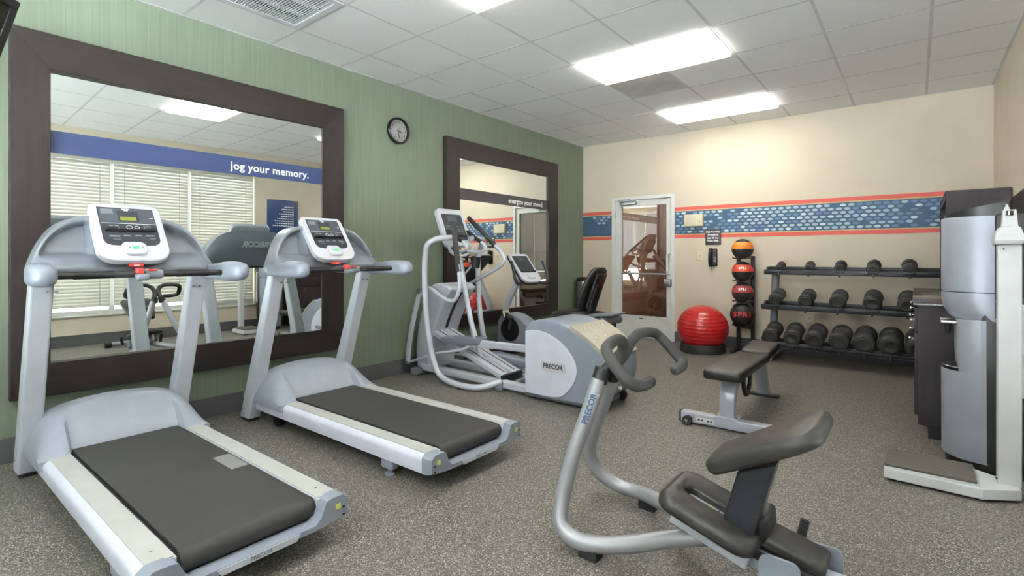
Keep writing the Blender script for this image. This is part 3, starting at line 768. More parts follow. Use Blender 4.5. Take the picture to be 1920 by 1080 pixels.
    part('key_legend', 'key_grey', ds, lambda q: [F(q, rrect(wd, hh, 0.002, 2, x, y), 0.0015, 0.0028) for x, y, wd, hh in
         [(0.07+0.013*i, 0.242-0.013*k, 0.010, 0.009) for i in range(3) for k in range(3)]+[(-0.085+0.026*i, 0.240-0.014*k, 0.018, 0.008) for i in range(2) for k in range(2)]
         +[(-0.078, 0.165, 0.05, 0.010), (-0.022, 0.17, 0.03, 0.009), (0.032, 0.172, 0.032, 0.009), (0.088, 0.172, 0.042, 0.010), (-0.07, 0.15, 0.04, 0.003), (-0.07, 0.143, 0.034, 0.003), (0.095, 0.155, 0.036, 0.003), (0.095, 0.148, 0.03, 0.003)]], smooth=0)
    part('arrow_key', 'white_print', ds, lambda q: [tube(q, [M @ Vector((x+r*math.cos(a), 0.232+r*0.9*math.sin(a), 0.0025)) for a in [2*math.pi*k/16 for k in range(16)]], 0.0012, 6, closed=True) for x, r in ((-0.002, 0.014), (0.034, 0.011))])
    part('reading_ledge', 'black_plastic', ds, lambda q: [F(q, [(-0.118, 0.198), (0.118, 0.198), (0.118, 0.206), (0.0, 0.204), (-0.118, 0.206)], 0.0015, 0.020), F(q, rrect(0.05, 0.016, 0.006, 3, -0.085, 0.206), 0.0015, 0.022), F(q, rrect(0.05, 0.016, 0.006, 3, 0.09, 0.206), 0.0015, 0.022)], smooth=0, bevel=0.002)
    kn = part('touch_control', 'console_white', ds, lambda q: F(q, rrect(0.104, 0.075, 0.03, 6, 0, 0.066), -0.005, 0.020), smooth=40, bevel=0.006, seg=3)
    part('lit_key', 'green_light', kn, lambda q: F(q, rrect(0.030, 0.018, 0.006, 4, 0, 0.072), 0.019, 0.0212), smooth=0)
    part('arrow_mark', 'key_grey', kn, lambda q: [F(q, rrect(0.007, 0.008, 0.002, 2, x, 0.074), 0.019, 0.0210) for x in (-0.030, 0.030)], smooth=0)
    part('stop_button', 'red_plastic', sh, lambda q: rbox(q, -3.40, -3.352, Y(-0.035), Y(0.035), 1.166, 1.186, 0.008, M=None))
    part('stop_print', 'white_print', sh, lambda q: box(q, -3.353, -3.3505, Y(-0.014), Y(0.014), 1.174, 1.178), smooth=0)
    # --- handles and sensor bar
    for s in (-1, 1):
        def pod(q):
            rings = []
            for x, hw, hh, cz, cy in ((-3.56, 0.024, 0.045, 1.13, 0.392), (-3.42, 0.026, 0.046, 1.132, 0.405), (-3.31, 0.034, 0.05, 1.135, 0.416), (-3.25, 0.048, 0.056, 1.137, 0.42), (-3.18, 0.052, 0.057, 1.138, 0.422), (-3.11, 0.052, 0.055, 1.138, 0.424), (-3.07, 0.045, 0.048, 1.138, 0.426), (-3.045, 0.03, 0.034, 1.138, 0.427), (-3.036, 0.012, 0.015, 1.138, 0.427)):
                rings.append([(x, Y(s*cy)+p, cz+r) for p, r in rrect(2*hw, 2*hh, min(hw, hh)*0.75, 5)])
            loft(q, rings)
        part('handle', 'body_grey', t, pod, smooth=60)
    br = part('sensor_bar', 'grip_black', t, lambda q: cyl(q, (-3.2, Y(-0.39), 1.132), (-3.2, Y(0.39), 1.132), 0.017, 16))
    for a, b2 in ((-0.30, -0.14), (0.14, 0.30)):
        part('sensor_plate', 'black_metal', br, lambda q: cyl(q, (-3.2, Y(a), 1.132), (-3.2, Y(b2), 1.132), 0.0195, 16))
    part('bar_bracket', 'shell_grey', t, lambda q: rbox(q, -3.38, -3.17, Y(-0.01), Y(0.075), 1.105, 1.155, 0.016))
    part('safety_clip', 'shell_grey', t, lambda q: rbox(q, -3.185, -3.135, Y(-0.06), Y(0.0), 1.10, 1.135, 0.012), label='grey safety clip')
    part('safety_tab', 'red_plastic', t, lambda q: [rbox(q, -3.20, -3.155, Y(-0.055), Y(-0.02), 1.135, 1.165, 0.008), rbox(q, -3.19, -3.16, Y(0.0), Y(0.04), 1.148, 1.158, 0.004)])
    return t
treadmill(0.92, 'silver treadmill nearest the camera with a white label on its belt', True)
treadmill(2.155, 'silver treadmill standing beside the green wall next to the elliptical machine', False)

# ================================================================== elliptical trainer
def rect(w, h, r=None):
    return rrect(w, h, r if r else 0.2*min(w, h), 2)
t = thing('elliptical_trainer', 'silver elliptical trainer with round rear drum between treadmill and recumbent bike', 'elliptical', (-3.0, 3.78, 0))
ya, yb = 3.52, 4.06
drum = [(-2.64, 0.05), (-2.645, 0.60), (-2.60, 0.655), (-2.50, 0.69), (-2.36, 0.695), (-2.24, 0.67), (-2.13, 0.615), (-1.99, 0.535), (-1.885, 0.45), (-1.855, 0.36), (-1.86, 0.25), (-1.90, 0.14), (-1.97, 0.07), (-2.06, 0.04), (-2.5, 0.035)]
dsm = [(p.x, p.z) for p in spline([(x, 0, z) for x, z in drum[1:-1]], 4)]
db = part('drive_housing', 'body_grey', t, lambda q: prism(q, [drum[0]]+dsm+[drum[-1]], ya, yb, 'y'), smooth=40, bevel=0.022, seg=4)
sp = [(p.x, p.z) for p in spline([(-2.632, 0, 0.585), (-2.56, 0, 0.60), (-2.46, 0, 0.595), (-2.37, 0, 0.570), (-2.27, 0, 0.52), (-2.18, 0, 0.44), (-2.125, 0, 0.34), (-2.13, 0, 0.25), (-2.18, 0, 0.16), (-2.26, 0, 0.085), (-2.36, 0, 0.06)], 5)]
part('side_panel', 'pale_lavender', t, lambda q: prism(q, [(-2.632, 0.06)]+sp, ya-0.012, ya+0.002, 'y'), smooth=40, bevel=0.004)
part('name_plate', 'scale_white', t, lambda q: prism(q, rrect(0.235, 0.078, 0.012, 4, -2.345, 0.315), ya-0.016, ya-0.010, 'y'), smooth=40)
text('lettering', 'PRECOR', 0.054, 'panel_grey', t, frame((-2.345, ya-0.0165, 0.315), (1, 0, 0), FZ), extrude=0.0008, offset=0.002, squeeze=0.95)
# glossy top cover that follows the slope of the drum
nrm = Vector((0.5, 0, 0.86))
def cov(q):
    P = [(-2.19, 0.655), (-2.10, 0.612), (-2.0, 0.552), (-1.90, 0.475), (-1.86, 0.42)]
    S = [(p.x, p.z) for p in spline([(x, 0, z) for x, z in P], 4)]
    prism(q, [(x+0.006, z+0.012) for x, z in S]+[(x-0.012, z-0.016) for x, z in S[::-1]], ya-0.004, yb+0.004, 'y')
cv = part('top_cover', 'cream_cover', t, cov, smooth=40, bevel=0.004)
for i in range(2):  # raised ovals shaped to stand in for reflections of the ceiling lights
    for k in range(3):
        x = -2.115+0.105*i; z = 0.628-0.062*i+0.004; y = 3.64+0.15*k
        part('oval_glint', 'cream_cover', cv, lambda q: lathe(q, [(0.030, 0.0), (0.028, 0.006), (0.018, 0.010), (0.0, 0.011)], (x, y, z), (0.52, 0, 0.85), 16))
part('base_skirt', 'shell_grey', t, lambda q: rbox(q, -2.68, -1.98, 3.56, 4.02, 0.012, 0.06, 0.012))
part('caster', 'rubber_black', t, lambda q: [cyl(q, (-1.97, y, 0.045), (-1.97, y+0.03, 0.045), 0.045, 18) for y in (3.55, 3.99)])
part('rear_leveller', 'black_plastic', t, lambda q: [lathe(q, [(0.028, 0), (0.028, 0.012), (0.010, 0.014), (0.010, 0.06)], (-2.58, y, 0), n=14) for y in (3.60, 3.98)])
# floor beam, ramp, front tower
part('floor_beam', 'light_silver', t, lambda q: sweep(q, [(-4.05, 3.62, 0.075), (-2.66, 3.62, 0.055)], rect(0.075, 0.07), (0, 1, 0)), smooth=0)
part('floor_beam', 'light_silver', t, lambda q: sweep(q, [(-4.05, 3.96, 0.075), (-2.66, 3.96, 0.055)], rect(0.075, 0.07), (0, 1, 0)), smooth=0)
part('cross_foot', 'shell_grey', t, lambda q: rbox(q, -4.12, -4.02, 3.5, 4.08, 0.0, 0.07, 0.015))
part('cross_foot', 'shell_grey', t, lambda q: rbox(q, -3.02, -2.94, 3.55, 4.02, 0.0, 0.06, 0.015))
rp = part('ramp', 'silver_paint', t, lambda q: [sweep(q, [(-3.98, y, 0.47), (-2.98, y, 0.115)], rect(0.13, 0.055), (0, 1, 0)) for y in (3.675, 3.825)], smooth=0)
part('ramp_slot', 'panel_grey', rp, lambda q: [sweep(q, [(-3.9, y, 0.472), (-3.0, y, 0.152)], rect(0.012, 0.004), (0, 1, 0)) for y in (3.675, 3.825)], smooth=0)
part('ramp_end', 'black_plastic', rp, lambda q: rbox(q, -2.985, -2.955, 3.6, 3.90, 0.075, 0.135, 0.008))
part('roller', 'steel', t, lambda q: [cyl(q, (-2.97, y, 0.07), (-2.97, y+0.05, 0.07), 0.035, 14) for y in (3.57, 3.95)])
def tower(q):
    fr = spline([(-3.62, 0, 0.90), (-3.70, 0, 0.80), (-3.78, 0, 0.66), (-3.86, 0, 0.50), (-3.92, 0, 0.30), (-3.95, 0, 0.05)], 5)
    bk = spline([(-4.13, 0, 0.05), (-4.15, 0, 0.25), (-4.10, 0, 0.55), (-4.0, 0, 0.80), (-3.93, 0, 0.92), (-3.80, 0, 0.955), (-3.68, 0, 0.945)], 5)
    prism(q, [(p.x, p.z) for p in fr]+[(p.x, p.z) for p in bk], 3.60, 3.98, 'y')
tw = part('front_tower', 'silver_paint', t, tower, smooth=40, bevel=0.03, seg=3)
def slot(q):
    S = spline([(-3.645, 0, 0.86), (-3.725, 0, 0.75), (-3.80, 0, 0.62), (-3.865, 0, 0.48)], 6)
    prism(q, [(p.x+0.010, p.z) for p in S]+[(p.x-0.02, p.z) for p in S[::-1]], 3.76, 3.785, 'y')
part('tower_slot', 'black_plastic', tw, slot, smooth=40)
# outer link arms down the front, lower connecting rods
for y in (3.47, 4.11):
    part('front_link', 'light_silver', t, lambda q: sweep(q, spline([(-3.93, y, 0.87), (-4.02, y, 0.62), (-4.09, y, 0.35), (-4.12, y, 0.14)], 5), rect(0.03, 0.05), (0, 1, 0)), smooth=40)
    part('pivot', 'steel', t, lambda q: [cyl(q, (-4.12, y-0.025, 0.13), (-4.12, y+0.025, 0.13), 0.018, 12), cyl(q, (-3.93, y-0.03, 0.87), (-3.93, y+0.03, 0.87), 0.024, 12)])
part('pedal_link', 'light_silver', t, lambda q: tube(q, spline([(-4.11, 3.50, 0.135), (-3.75, 3.51, 0.255), (-3.42, 3.54, 0.33), (-3.28, 3.57, 0.40)], 6), 0.014))
part('pedal_link', 'light_silver', t, lambda q: tube(q, spline([(-4.11, 4.08, 0.135), (-3.75, 4.07, 0.14), (-3.40, 4.04, 0.12), (-3.25, 4.02, 0.13)], 6), 0.014))
# side tubes: floor, up the front, over to the console
for y, yt in ((3.40, 3.66), (4.18, 3.90)):
    pts = [(-2.96, 3.58 if y < 3.7 else 4.0, 0.085), (-3.10, y+(0.03 if y < 3.7 else -0.03), 0.04), (-3.35, y, 0.036), (-3.56, y, 0.085), (-3.66, y, 0.22), (-3.72, y, 0.42), (-3.77, y, 0.72), (-3.785, y, 1.05), (-3.775, y, 1.24), (-3.735, y, 1.345), (-3.66, y+(yt-y)*0.25, 1.40), (-3.62, yt, 1.415)]
    part('side_tube', 'light_silver', t, lambda q: tube(q, spline(pts, 6), 0.028, 14))
    part('foot_pad', 'rubber_black', t, lambda q: lathe(q, [(0.02, 0), (0.02, 0.02)], (-3.3, y, 0), n=12))
# centre mast
part('mast', 'silver_paint', t, lambda q: [tube(q, [(-3.30, 3.70, 0.22), (-3.46, 3.72, 0.58), (-3.70, 3.75, 1.36)], 0.024, 12), tube(q, [(-3.52, 3.86, 0.30), (-3.60, 3.85, 0.60), (-3.74, 3.82, 1.36)], 0.024, 12)])
# console
Mc = frame((-3.65, 3.76, 1.335), Vector((0.10, 1, 0)), Vector((-0.42, 0.05, 0.88)))
cs = part('console', 'console_white', t, lambda q: prism(q, rrect(0.35, 0.43, 0.05, 7, 0, 0.215, rb=0.07), -0.05, 0, 'z', M=Mc), smooth=40, bevel=0.008, seg=3)
part('face_panel', 'panel_dark', cs, lambda q: prism(q, rrect(0.265, 0.30, 0.02, 4, 0, 0.215), -0.002, 0.002, 'z', M=Mc), smooth=0)
part('screen', 'panel_grey', cs, lambda q: prism(q, rrect(0.12, 0.06, 0.005, 2, 0, 0.31), 0.002, 0.003, 'z', M=Mc), smooth=0)
part('reading_ledge', 'black_plastic', cs, lambda q: prism(q, rrect(0.24, 0.014, 0.004, 2, 0, 0.115), 0.0, 0.022, 'z', M=Mc), smooth=0)
part('key_legend', 'key_grey', cs, lambda q: [prism(q, rrect(0.03, 0.012, 0.003, 2, -0.09+0.045*i, 0.16+0.03*k), 0.002, 0.003, 'z', M=Mc) for i in range(5) for k in range(3)], smooth=0)
part('console_back', 'shell_grey', t, lambda q: prism(q, rrect(0.24, 0.30, 0.04, 4, 0, 0.17), -0.11, -0.045, 'z', M=Mc), smooth=40)
part('console_collar', 'silver_paint', t, lambda q: tube(q, [(-3.66+0.02*math.cos(a), 3.78+0.15*math.cos(a), 1.33+0.10*math.sin(a)) for a in [math.pi*k/10 for k in range(10, 21)]], 0.017, 10))
# moving arms
near_arm = [(-3.93, 3.50, 0.872), (-3.86, 3.50, 0.905), (-3.80, 3.50, 0.90), (-3.62, 3.50, 0.815), (-3.50, 3.50, 0.795), (-3.435, 3.50, 0.85), (-3.405, 3.50, 0.95), (-3.425, 3.51, 1.10)]
part('moving_arm', 'silver_paint', t, lambda q: tube(q, spline(near_arm+[(-3.47, 3.52, 1.28)], 6), 0.020, 12))
part('hand_grip', 'foam_grey', t, lambda q: tube(q, [(-3.428, 3.51, 1.08), (-3.48, 3.525, 1.32), (-3.535, 3.55, 1.55)], 0.027, 14, round_end=True))
far_arm = [(-3.97, 4.12, 0.86), (-3.93, 4.12, 0.86), (-3.86, 4.12, 0.92), (-3.72, 4.12, 0.985), (-3.52, 4.12, 1.07), (-3.40, 4.12, 1.135), (-3.365, 4.12, 1.20), (-3.41, 4.12, 1.27), (-3.50, 4.12, 1.35)]
part('moving_arm', 'silver_paint', t, lambda q: tube(q, spline(far_arm, 6), 0.020, 12))
part('hand_grip', 'foam_grey', t, lambda q: tube(q, [(-3.495, 4.12, 1.345), (-3.67, 4.12, 1.49), (-3.865, 4.12, 1.645)], 0.025, 14, round_end=True))
# fixed inner bars with short black grips
for s in (-1, 1):
    yy = 3.79+s*0.14
    part('fixed_bar', 'silver_paint', t, lambda q: tube(q, fillet([(-3.70, 3.79+s*0.05, 1.29), (-3.52, yy, 1.27), (-3.44, yy, 1.30), (-3.47, yy, 1.345), (-3.58, yy, 1.41)], 0.04), 0.016, 10))
    part('short_grip', 'grip_black', t, lambda q: tube(q, [(-3.52, yy, 1.375), (-3.71, yy, 1.485)], 0.019, 12, round_end=True))
part('cup_holder', 'black_plastic', t, lambda q: lathe(q, [(0.040, 0), (0.052, 0.09), (0.056, 0.12), (0.050, 0.12), (0.036, 0.01)], (-3.62, 3.96, 1.10), n=20))
part('power_cord', 'black_plastic', t, lambda q: tube(q, spline([(-3.98, 4.0, 0.06), (-3.90, 4.25, 0.012), (-3.72, 4.32, 0.006), (-3.80, 4.45, 0.006), (-4.05, 4.42, 0.006), (-4.205, 4.40, 0.02)], 8), 0.005, 8))
# pedals and their arms
def pedal(x0, x1, y0, y1, z, tilt):
    R = Matrix.Translation(((x0+x1)/2, 0, z)) @ Matrix.Rotation(tilt, 4, 'Y')
    L = (x1-x0)/2
    def f(q):
        rings = []
        for h, k in ((-0.045, 0.82), (-0.03, 0.95), (0.0, 1.0), (0.022, 1.0), (0.024, 0.94), (0.004, 0.92)):
            rings.append([R @ Vector((a*k, (y0+y1)/2+b2*k, h)) for a, b2 in rrect(2*L, y1-y0, 0.055, 5)])
        loft(q, rings)
    p = part('pedal', 'body_grey', t, f, smooth=40)
    return p
pedal(-3.73, -3.20, 3.53, 3.70, 0.415, math.radians(-4)); pedal(-3.44, -2.92, 3.925, 4.09, 0.20, math.radians(4))
part('pedal_arm', 'light_silver', t, lambda q: sweep(q, [(-3.25, 3.60, 0.40), (-2.60, 3.60, 0.415)], rect(0.05, 0.065), (0, 1, 0)), smooth=0)
part('pedal_arm', 'light_silver', t, lambda q: sweep(q, [(-3.0, 3.98, 0.15), (-2.60, 3.98, 0.17)], rect(0.05, 0.065), (0, 1, 0)), smooth=0)

# ================================================================== recumbent bike
YK = 5.0
t = thing('recumbent_bike', 'recumbent exercise bike with black backrest behind the elliptical machine', 'exercise bike', (-3.3, YK, 0))
body = [(p.x, p.z) for p in spline([(-4.10, 0, 0.10), (-4.11, 0, 0.35), (-4.06, 0, 0.48), (-3.95, 0, 0.525), (-3.80, 0, 0.50), (-3.66, 0, 0.42), (-3.55, 0, 0.30), (-3.52, 0, 0.18), (-3.56, 0, 0.09)], 5)]
part('drive_housing', 'body_grey', t, lambda q: prism(q, body, YK-0.11, YK+0.11, 'y'), smooth=40, bevel=0.02, seg=3)
part('crank_disc', 'black_plastic', t, lambda q: [lathe(q, [(0.14, 0), (0.14, 0.012), (0.11, 0.016), (0.04, 0.02)], (-3.90, YK+s*0.108, 0.33), (0, s, 0), 28) for s in (-1, 1)])
part('crank_arm', 'steel', t, lambda q: [sweep(q, [(-3.90, YK-0.135, 0.33), (-3.86, YK-0.135, 0.50)], rect(0.02, 0.03), (0, 1, 0)), sweep(q, [(-3.90, YK+0.135, 0.33), (-3.94, YK+0.135, 0.16)], rect(0.02, 0.03), (0, 1, 0))], smooth=0)
for s, x, z in ((-1, -3.86, 0.50), (1, -3.94, 0.16)):
    pd = part('pedal', 'black_plastic', t, lambda q: rbox(q, x-0.055, x+0.055, YK+s*0.20-0.055, YK+s*0.20+0.055, z-0.018, z+0.018, 0.01, M=Matrix.Translation((x, 0, z)) @ Matrix.Rotation(0.5, 4, 'Y') @ Matrix.Translation((-x, 0, -z))))
    part('strap', 'beige_plastic', pd, lambda q: tube(q, [(x-0.01, YK+s*0.20-0.055, z), (x-0.03, YK+s*0.20-0.045, z+0.06), (x-0.03, YK+s*0.20+0.045, z+0.06), (x-0.01, YK+s*0.20+0.055, z)], 0.012, 8))
part('console_post', 'silver_paint', t, lambda q: sweep(q, fillet([(-4.06, YK, 0.40), (-4.06, YK, 0.58), (-3.86, YK, 0.93)], 0.12), rect(0.06, 0.075, 0.02), (0, 1, 0)), smooth=40)
Mb = frame((-3.62, YK, 0.93), Vector((0.22, 1, 0)), Vector((-0.66, 0.145, 0.72)))
cs = part('console', 'console_white', t, lambda q: prism(q, rrect(0.30, 0.46, 0.04, 6, 0, 0.22, rb=0.09), -0.035, 0, 'z', M=Mb), smooth=40, bevel=0.006, seg=2)
part('face_panel', 'panel_dark', cs, lambda q: prism(q, rrect(0.24, 0.26, 0.015, 3, 0, 0.28), -0.002, 0.002, 'z', M=Mb), smooth=0)
part('screen', 'panel_grey', cs, lambda q: prism(q, rrect(0.11, 0.05, 0.004, 2, 0, 0.355), 0.002, 0.003, 'z', M=Mb), smooth=0)
part('reading_ledge', 'black_plastic', cs, lambda q: prism(q, rrect(0.23, 0.014, 0.004, 2, 0, 0.145), 0.0, 0.02, 'z', M=Mb), smooth=0)
part('touch_control', 'console_white', cs, lambda q: prism(q, rrect(0.12, 0.075, 0.025, 5, 0, 0.075), -0.002, 0.02, 'z', M=Mb), smooth=40, bevel=0.005)
part('console_rim', 'black_plastic', cs, lambda q: prism(q, rrect(0.315, 0.475, 0.045, 6, 0, 0.22, rb=0.095), -0.05, -0.034, 'z', M=Mb), smooth=40)
for s in (-1, 1):
    P = [(0.10*s, 0.05, -0.06), (0.21*s, 0.0, -0.05), (0.262*s, 0.04, -0.01), (0.262*s, 0.14, 0.04), (0.25*s, 0.25, 0.07)]
    part('hand_grip', 'grip_black', t, lambda q: tube(q, spline([Mb @ Vector(p) for p in P], 5), 0.019, 12, round_end=True))
part('seat_rail', 'black_metal', t, lambda q: sweep(q, [(-3.60, YK, 0.40), (-2.55, YK, 0.47)], rect(0.10, 0.06), (0, 1, 0)), smooth=0)
part('base_beam', 'silver_paint', t, lambda q: sweep(q, [(-4.0, YK, 0.09), (-2.60, YK, 0.09)], rect(0.09, 0.08), (0, 1, 0)), smooth=0)
part('rear_post', 'silver_paint', t, lambda q: sweep(q, [(-2.72, YK, 0.10), (-2.75, YK, 0.46)], rect(0.08, 0.08), (0, 1, 0)), smooth=0)
part('stabiliser', 'black_plastic', t, lambda q: [rbox(q, -4.05, -3.96, YK-0.28, YK+0.28, 0, 0.06, 0.02), rbox(q, -2.66, -2.57, YK-0.28, YK+0.28, 0, 0.06, 0.02)])
def seat(q):
    rings = []
    for h, k in ((0.0, 0.9), (0.02, 1.0), (0.055, 1.0), (0.08, 0.92), (0.088, 0.75)):
        rings.append([(-3.06+a*k-0.02*h, YK+b2*k, 0.52+h+(a+0.2)*0.06) for a, b2 in rrect(0.42, 0.42, 0.12, 6)])
    loft(q, rings)
part('seat', 'vinyl_black', t, seat, smooth=50)
part('seat_tray', 'shell_grey', t, lambda q: loft(q, [[(-2.80+a*k+0.02, YK+b2*k, 0.535+h+0.10*(a+0.1)) for a, b2 in rrect(0.62, 0.36, 0.08, 5)] for h, k in ((0.0, 0.75), (0.03, 1.0), (0.045, 1.0))]), smooth=40)
part('seat_handle', 'black_plastic', t, lambda q: [tube(q, spline([(-2.85, YK+s*0.10, 0.55), (-2.75, YK+s*0.25, 0.565), (-2.95, YK+s*0.28, 0.575), (-3.18, YK+s*0.27, 0.555)], 5), 0.017, 10, round_end=True) for s in (-1, 1)])
part('adjust_knob', 'shell_grey', t, lambda q: cyl(q, (-2.60, YK-0.20, 0.53), (-2.60, YK+0.20, 0.53), 0.05, 18))
def back(q):
    rings = []
    ax = Vector((0.33, 0, 0.94)).normalized(); nx = Vector((-ax.z, 0, ax.x))
    for s, wd, th, bulge in ((0.0, 0.12, 0.03, 0), (0.02, 0.17, 0.05, 0.0), (0.10, 0.20, 0.07, 0.015), (0.24, 0.205, 0.065, 0.01), (0.38, 0.19, 0.05, -0.005), (0.46, 0.16, 0.05, -0.012), (0.50, 0.10, 0.03, -0.015)):
        p = Vector((-2.90, YK, 0.635))+ax*s+nx*bulge
        rings.append([p+Vector((0, 1, 0))*a+nx*b2 for a, b2 in rrect(2*wd, th, th*0.45, 5)])
    loft(q, rings)
part('backrest', 'vinyl_black', t, back, smooth=60)
part('backrest_shell', 'black_gloss', t, lambda q: sweep(q, [(-2.84, YK, 0.66), (-2.70, YK, 1.03)], rect(0.22, 0.035, 0.015), (0, 1, 0)), smooth=40)
part('backrest_post', 'black_metal', t, lambda q: [sweep(q, [(-2.86, YK+y, 0.54), (-2.73, YK+y, 0.92)], rect(0.035, 0.03), (0, 1, 0)) for y in (-0.06, 0.06)], smooth=0)

# ---- waste bin in the corner
t = thing('waste_bin', 'brushed steel waste bin in the corner behind the recumbent bike', 'bin', (-4.06, 6.98, 0))
part('body', 'steel', t, lambda q: lathe(q, [(0.125, 0), (0.135, 0.01), (0.135, 0.84), (0.13, 0.845), (0.125, 0.84), (0.125, 0.03), (0, 0.03)], (-4.06, 6.98, 0), n=32))
part('rim', 'black_plastic', t, lambda q: lathe(q, [(0.137, 0.84), (0.139, 0.87), (0.12, 0.895), (0.09, 0.90), (0.085, 0.88), (0.12, 0.84)], (-4.06, 6.98, 0), n=32))
# ================================================================== stretch trainer
YS = 2.085
t = thing('stretch_trainer', 'grey tubed stretching machine with padded seat and looped handlebars in the foreground', 'stretch machine', (-0.75, YS, 0))
nearp = [(-1.112, 2.03, 0.675), (-1.135, 1.99, 0.55), (-1.175, 1.92, 0.36), (-1.20, 1.87, 0.18), (-1.18, 1.83, 0.085), (-1.10, 1.82, 0.052), (-0.99, 1.84, 0.062), (-0.88, 1.90, 0.078), (-0.76, 1.99, 0.10), (-0.62, 2.06, 0.125)]
farp = [(-1.098, 2.14, 0.675), (-1.16, 2.18, 0.55), (-1.255, 2.24, 0.36), (-1.31, 2.30, 0.22), (-1.28, 2.34, 0.115), (-1.18, 2.37, 0.06), (-1.04, 2.36, 0.06), (-0.90, 2.27, 0.085), (-0.76, 2.17, 0.105), (-0.62, 2.11, 0.125)]
n1 = part('frame_tube', 'tube_grey', t, lambda q: tube(q, spline(nearp, 8), 0.0335, 18))
part('frame_tube', 'tube_grey', t, lambda q: tube(q, spline(farp, 8), 0.0335, 18))
part('foot_pad', 'rubber_black', t, lambda q: [box(q, -1.08, -1.0, 1.80, 1.86, 0, 0.036), box(q, -1.06, -0.98, 2.33, 2.39, 0, 0.036)], smooth=0)
# name on the near tube
d0 = (Vector(nearp[0])-Vector(nearp[2])).normalized(); cen = Vector(nearp[1])*1.0
vw = (Vector((0, 0, 1.224))-cen).normalized(); nn = (vw-d0*vw.dot(d0)).normalized(); upv = nn.cross(d0)
text('lettering', 'PRECOR', 0.036, 'navy_print', n1, frame(cen+nn*0.0335, d0, upv), extrude=0.0015, offset=0.0012)
# collars, post
part('collar', 'black_plastic', t, lambda q: [tube(q, [Vector((-1.114, 2.035, 0.66)), Vector((-1.10, 2.05, 0.725))], 0.036, 16), tube(q, [Vector((-1.10, 2.135, 0.66)), Vector((-1.085, 2.12, 0.725))], 0.036, 16)])
part('handle_post', 'black_plastic', t, lambda q: [tube(q, [(-1.103, 2.045, 0.70), (-1.025, 2.07, 0.795)], 0.024, 12), tube(q, [(-1.09, 2.125, 0.70), (-1.02, 2.10, 0.795)], 0.024, 12)])
part('post_screw', 'steel', t, lambda q: [cyl(q, (-1.10, 2.0, 0.615), (-1.085, 1.975, 0.62), 0.008, 10), cyl(q, (-1.07, 2.155, 0.62), (-1.055, 2.13, 0.625), 0.008, 10)])
for s in (-1, 1):
    P = [(-1.035, YS+s*0.014, 0.765), (-1.012, YS+s*0.024, 0.81), (-0.998, YS+s*0.05, 0.85), (-0.99, YS+s*0.105, 0.872), (-0.98, YS+s*0.19, 0.87), (-0.968, YS+s*0.255, 0.852), (-0.93, YS+s*0.275, 0.81), (-0.875, YS+s*0.278, 0.755), (-0.845, YS+s*0.255, 0.73), (-0.835, YS+s*0.20, 0.722), (-0.835, YS+s*0.135, 0.722)]
    part('handlebar', 'foam_grey', t, lambda q: tube(q, spline(P, 7), 0.0235, 14, round_end=True))
# spine under the seat down to the rear foot
part('spine', 'silver_paint', t, lambda q: sweep(q, [(-0.68, YS, 0.135), (-0.45, YS, 0.09), (0.10, YS, 0.065)], rect(0.085, 0.075, 0.02), (0, 1, 0)), smooth=40)
part('rear_foot', 'tube_grey', t, lambda q: cyl(q, (0.11, YS-0.26, 0.042), (0.11, YS+0.26, 0.042), 0.03, 16))
part('foot_roller', 'rubber_black', t, lambda q: [cyl(q, (0.11, YS+s*0.22, 0.042), (0.11, YS+s*0.29, 0.042), 0.042, 18) for s in (-1, 1)])
# slotted seat, sloping down to the rear
A = Vector((-0.80, YS-0.025, 0.288)); ax = Vector((0.34, 0, -0.105)).normalized()
Ms = frame(A, ax, (0, 1, 0))          # x along the slope, y across, z up out of the seat
def seatpad(q):
    L = 0.375
    def ring(w2, n0, r0, h):
        return [Ms @ Vector((L/2+a, b2, h)) for a, b2 in rrect(L+n0, w2, r0, 7)]
    def hole(dw, h):
        return [Ms @ Vector((0.20+a, b2, h)) for a, b2 in rrect(0.255+dw, 0.062+dw, 0.03+dw/3, 7)]
    rings = [hole(0, -0.03), hole(0, 0.01), hole(0.012, 0.022), hole(0.04, 0.028), ring(0.275, -0.06, 0.05, 0.030), ring(0.315, -0.025, 0.065, 0.022), ring(0.335, 0, 0.075, 0.0), ring(0.325, -0.01, 0.07, -0.025), ring(0.29, -0.045, 0.06, -0.035), hole(0.03, -0.035)]
    skin_rings(q, [[v for v in r] for r in rings], closed=True)
part('seat', 'vinyl_grey', t, seatpad, smooth=60)
part('seat_slide', 'light_silver', t, lambda q: box(q, 0.06, 0.34, -0.032, 0.032, -0.025, -0.008, M=Ms), smooth=0)
part('slide_mark', 'yellow_sticker', t, lambda q: box(q, 0.17, 0.178, -0.03, 0.03, -0.0085, -0.0065, M=Ms), smooth=0)
part('slide_scale', 'panel_dark', t, lambda q: [box(q, 0.20+0.020*k, 0.208+0.020*k, -0.026, 0.026, -0.0085, -0.0068, M=Ms) for k in range(6)], smooth=0)
part('seat_bracket', 'silver_paint', t, lambda q: [rbox(q, 0.06, 0.36, s*0.06-0.012, s*0.06+0.012, -0.11, -0.03, 0.006, M=Ms) for s in (-1, 1)])
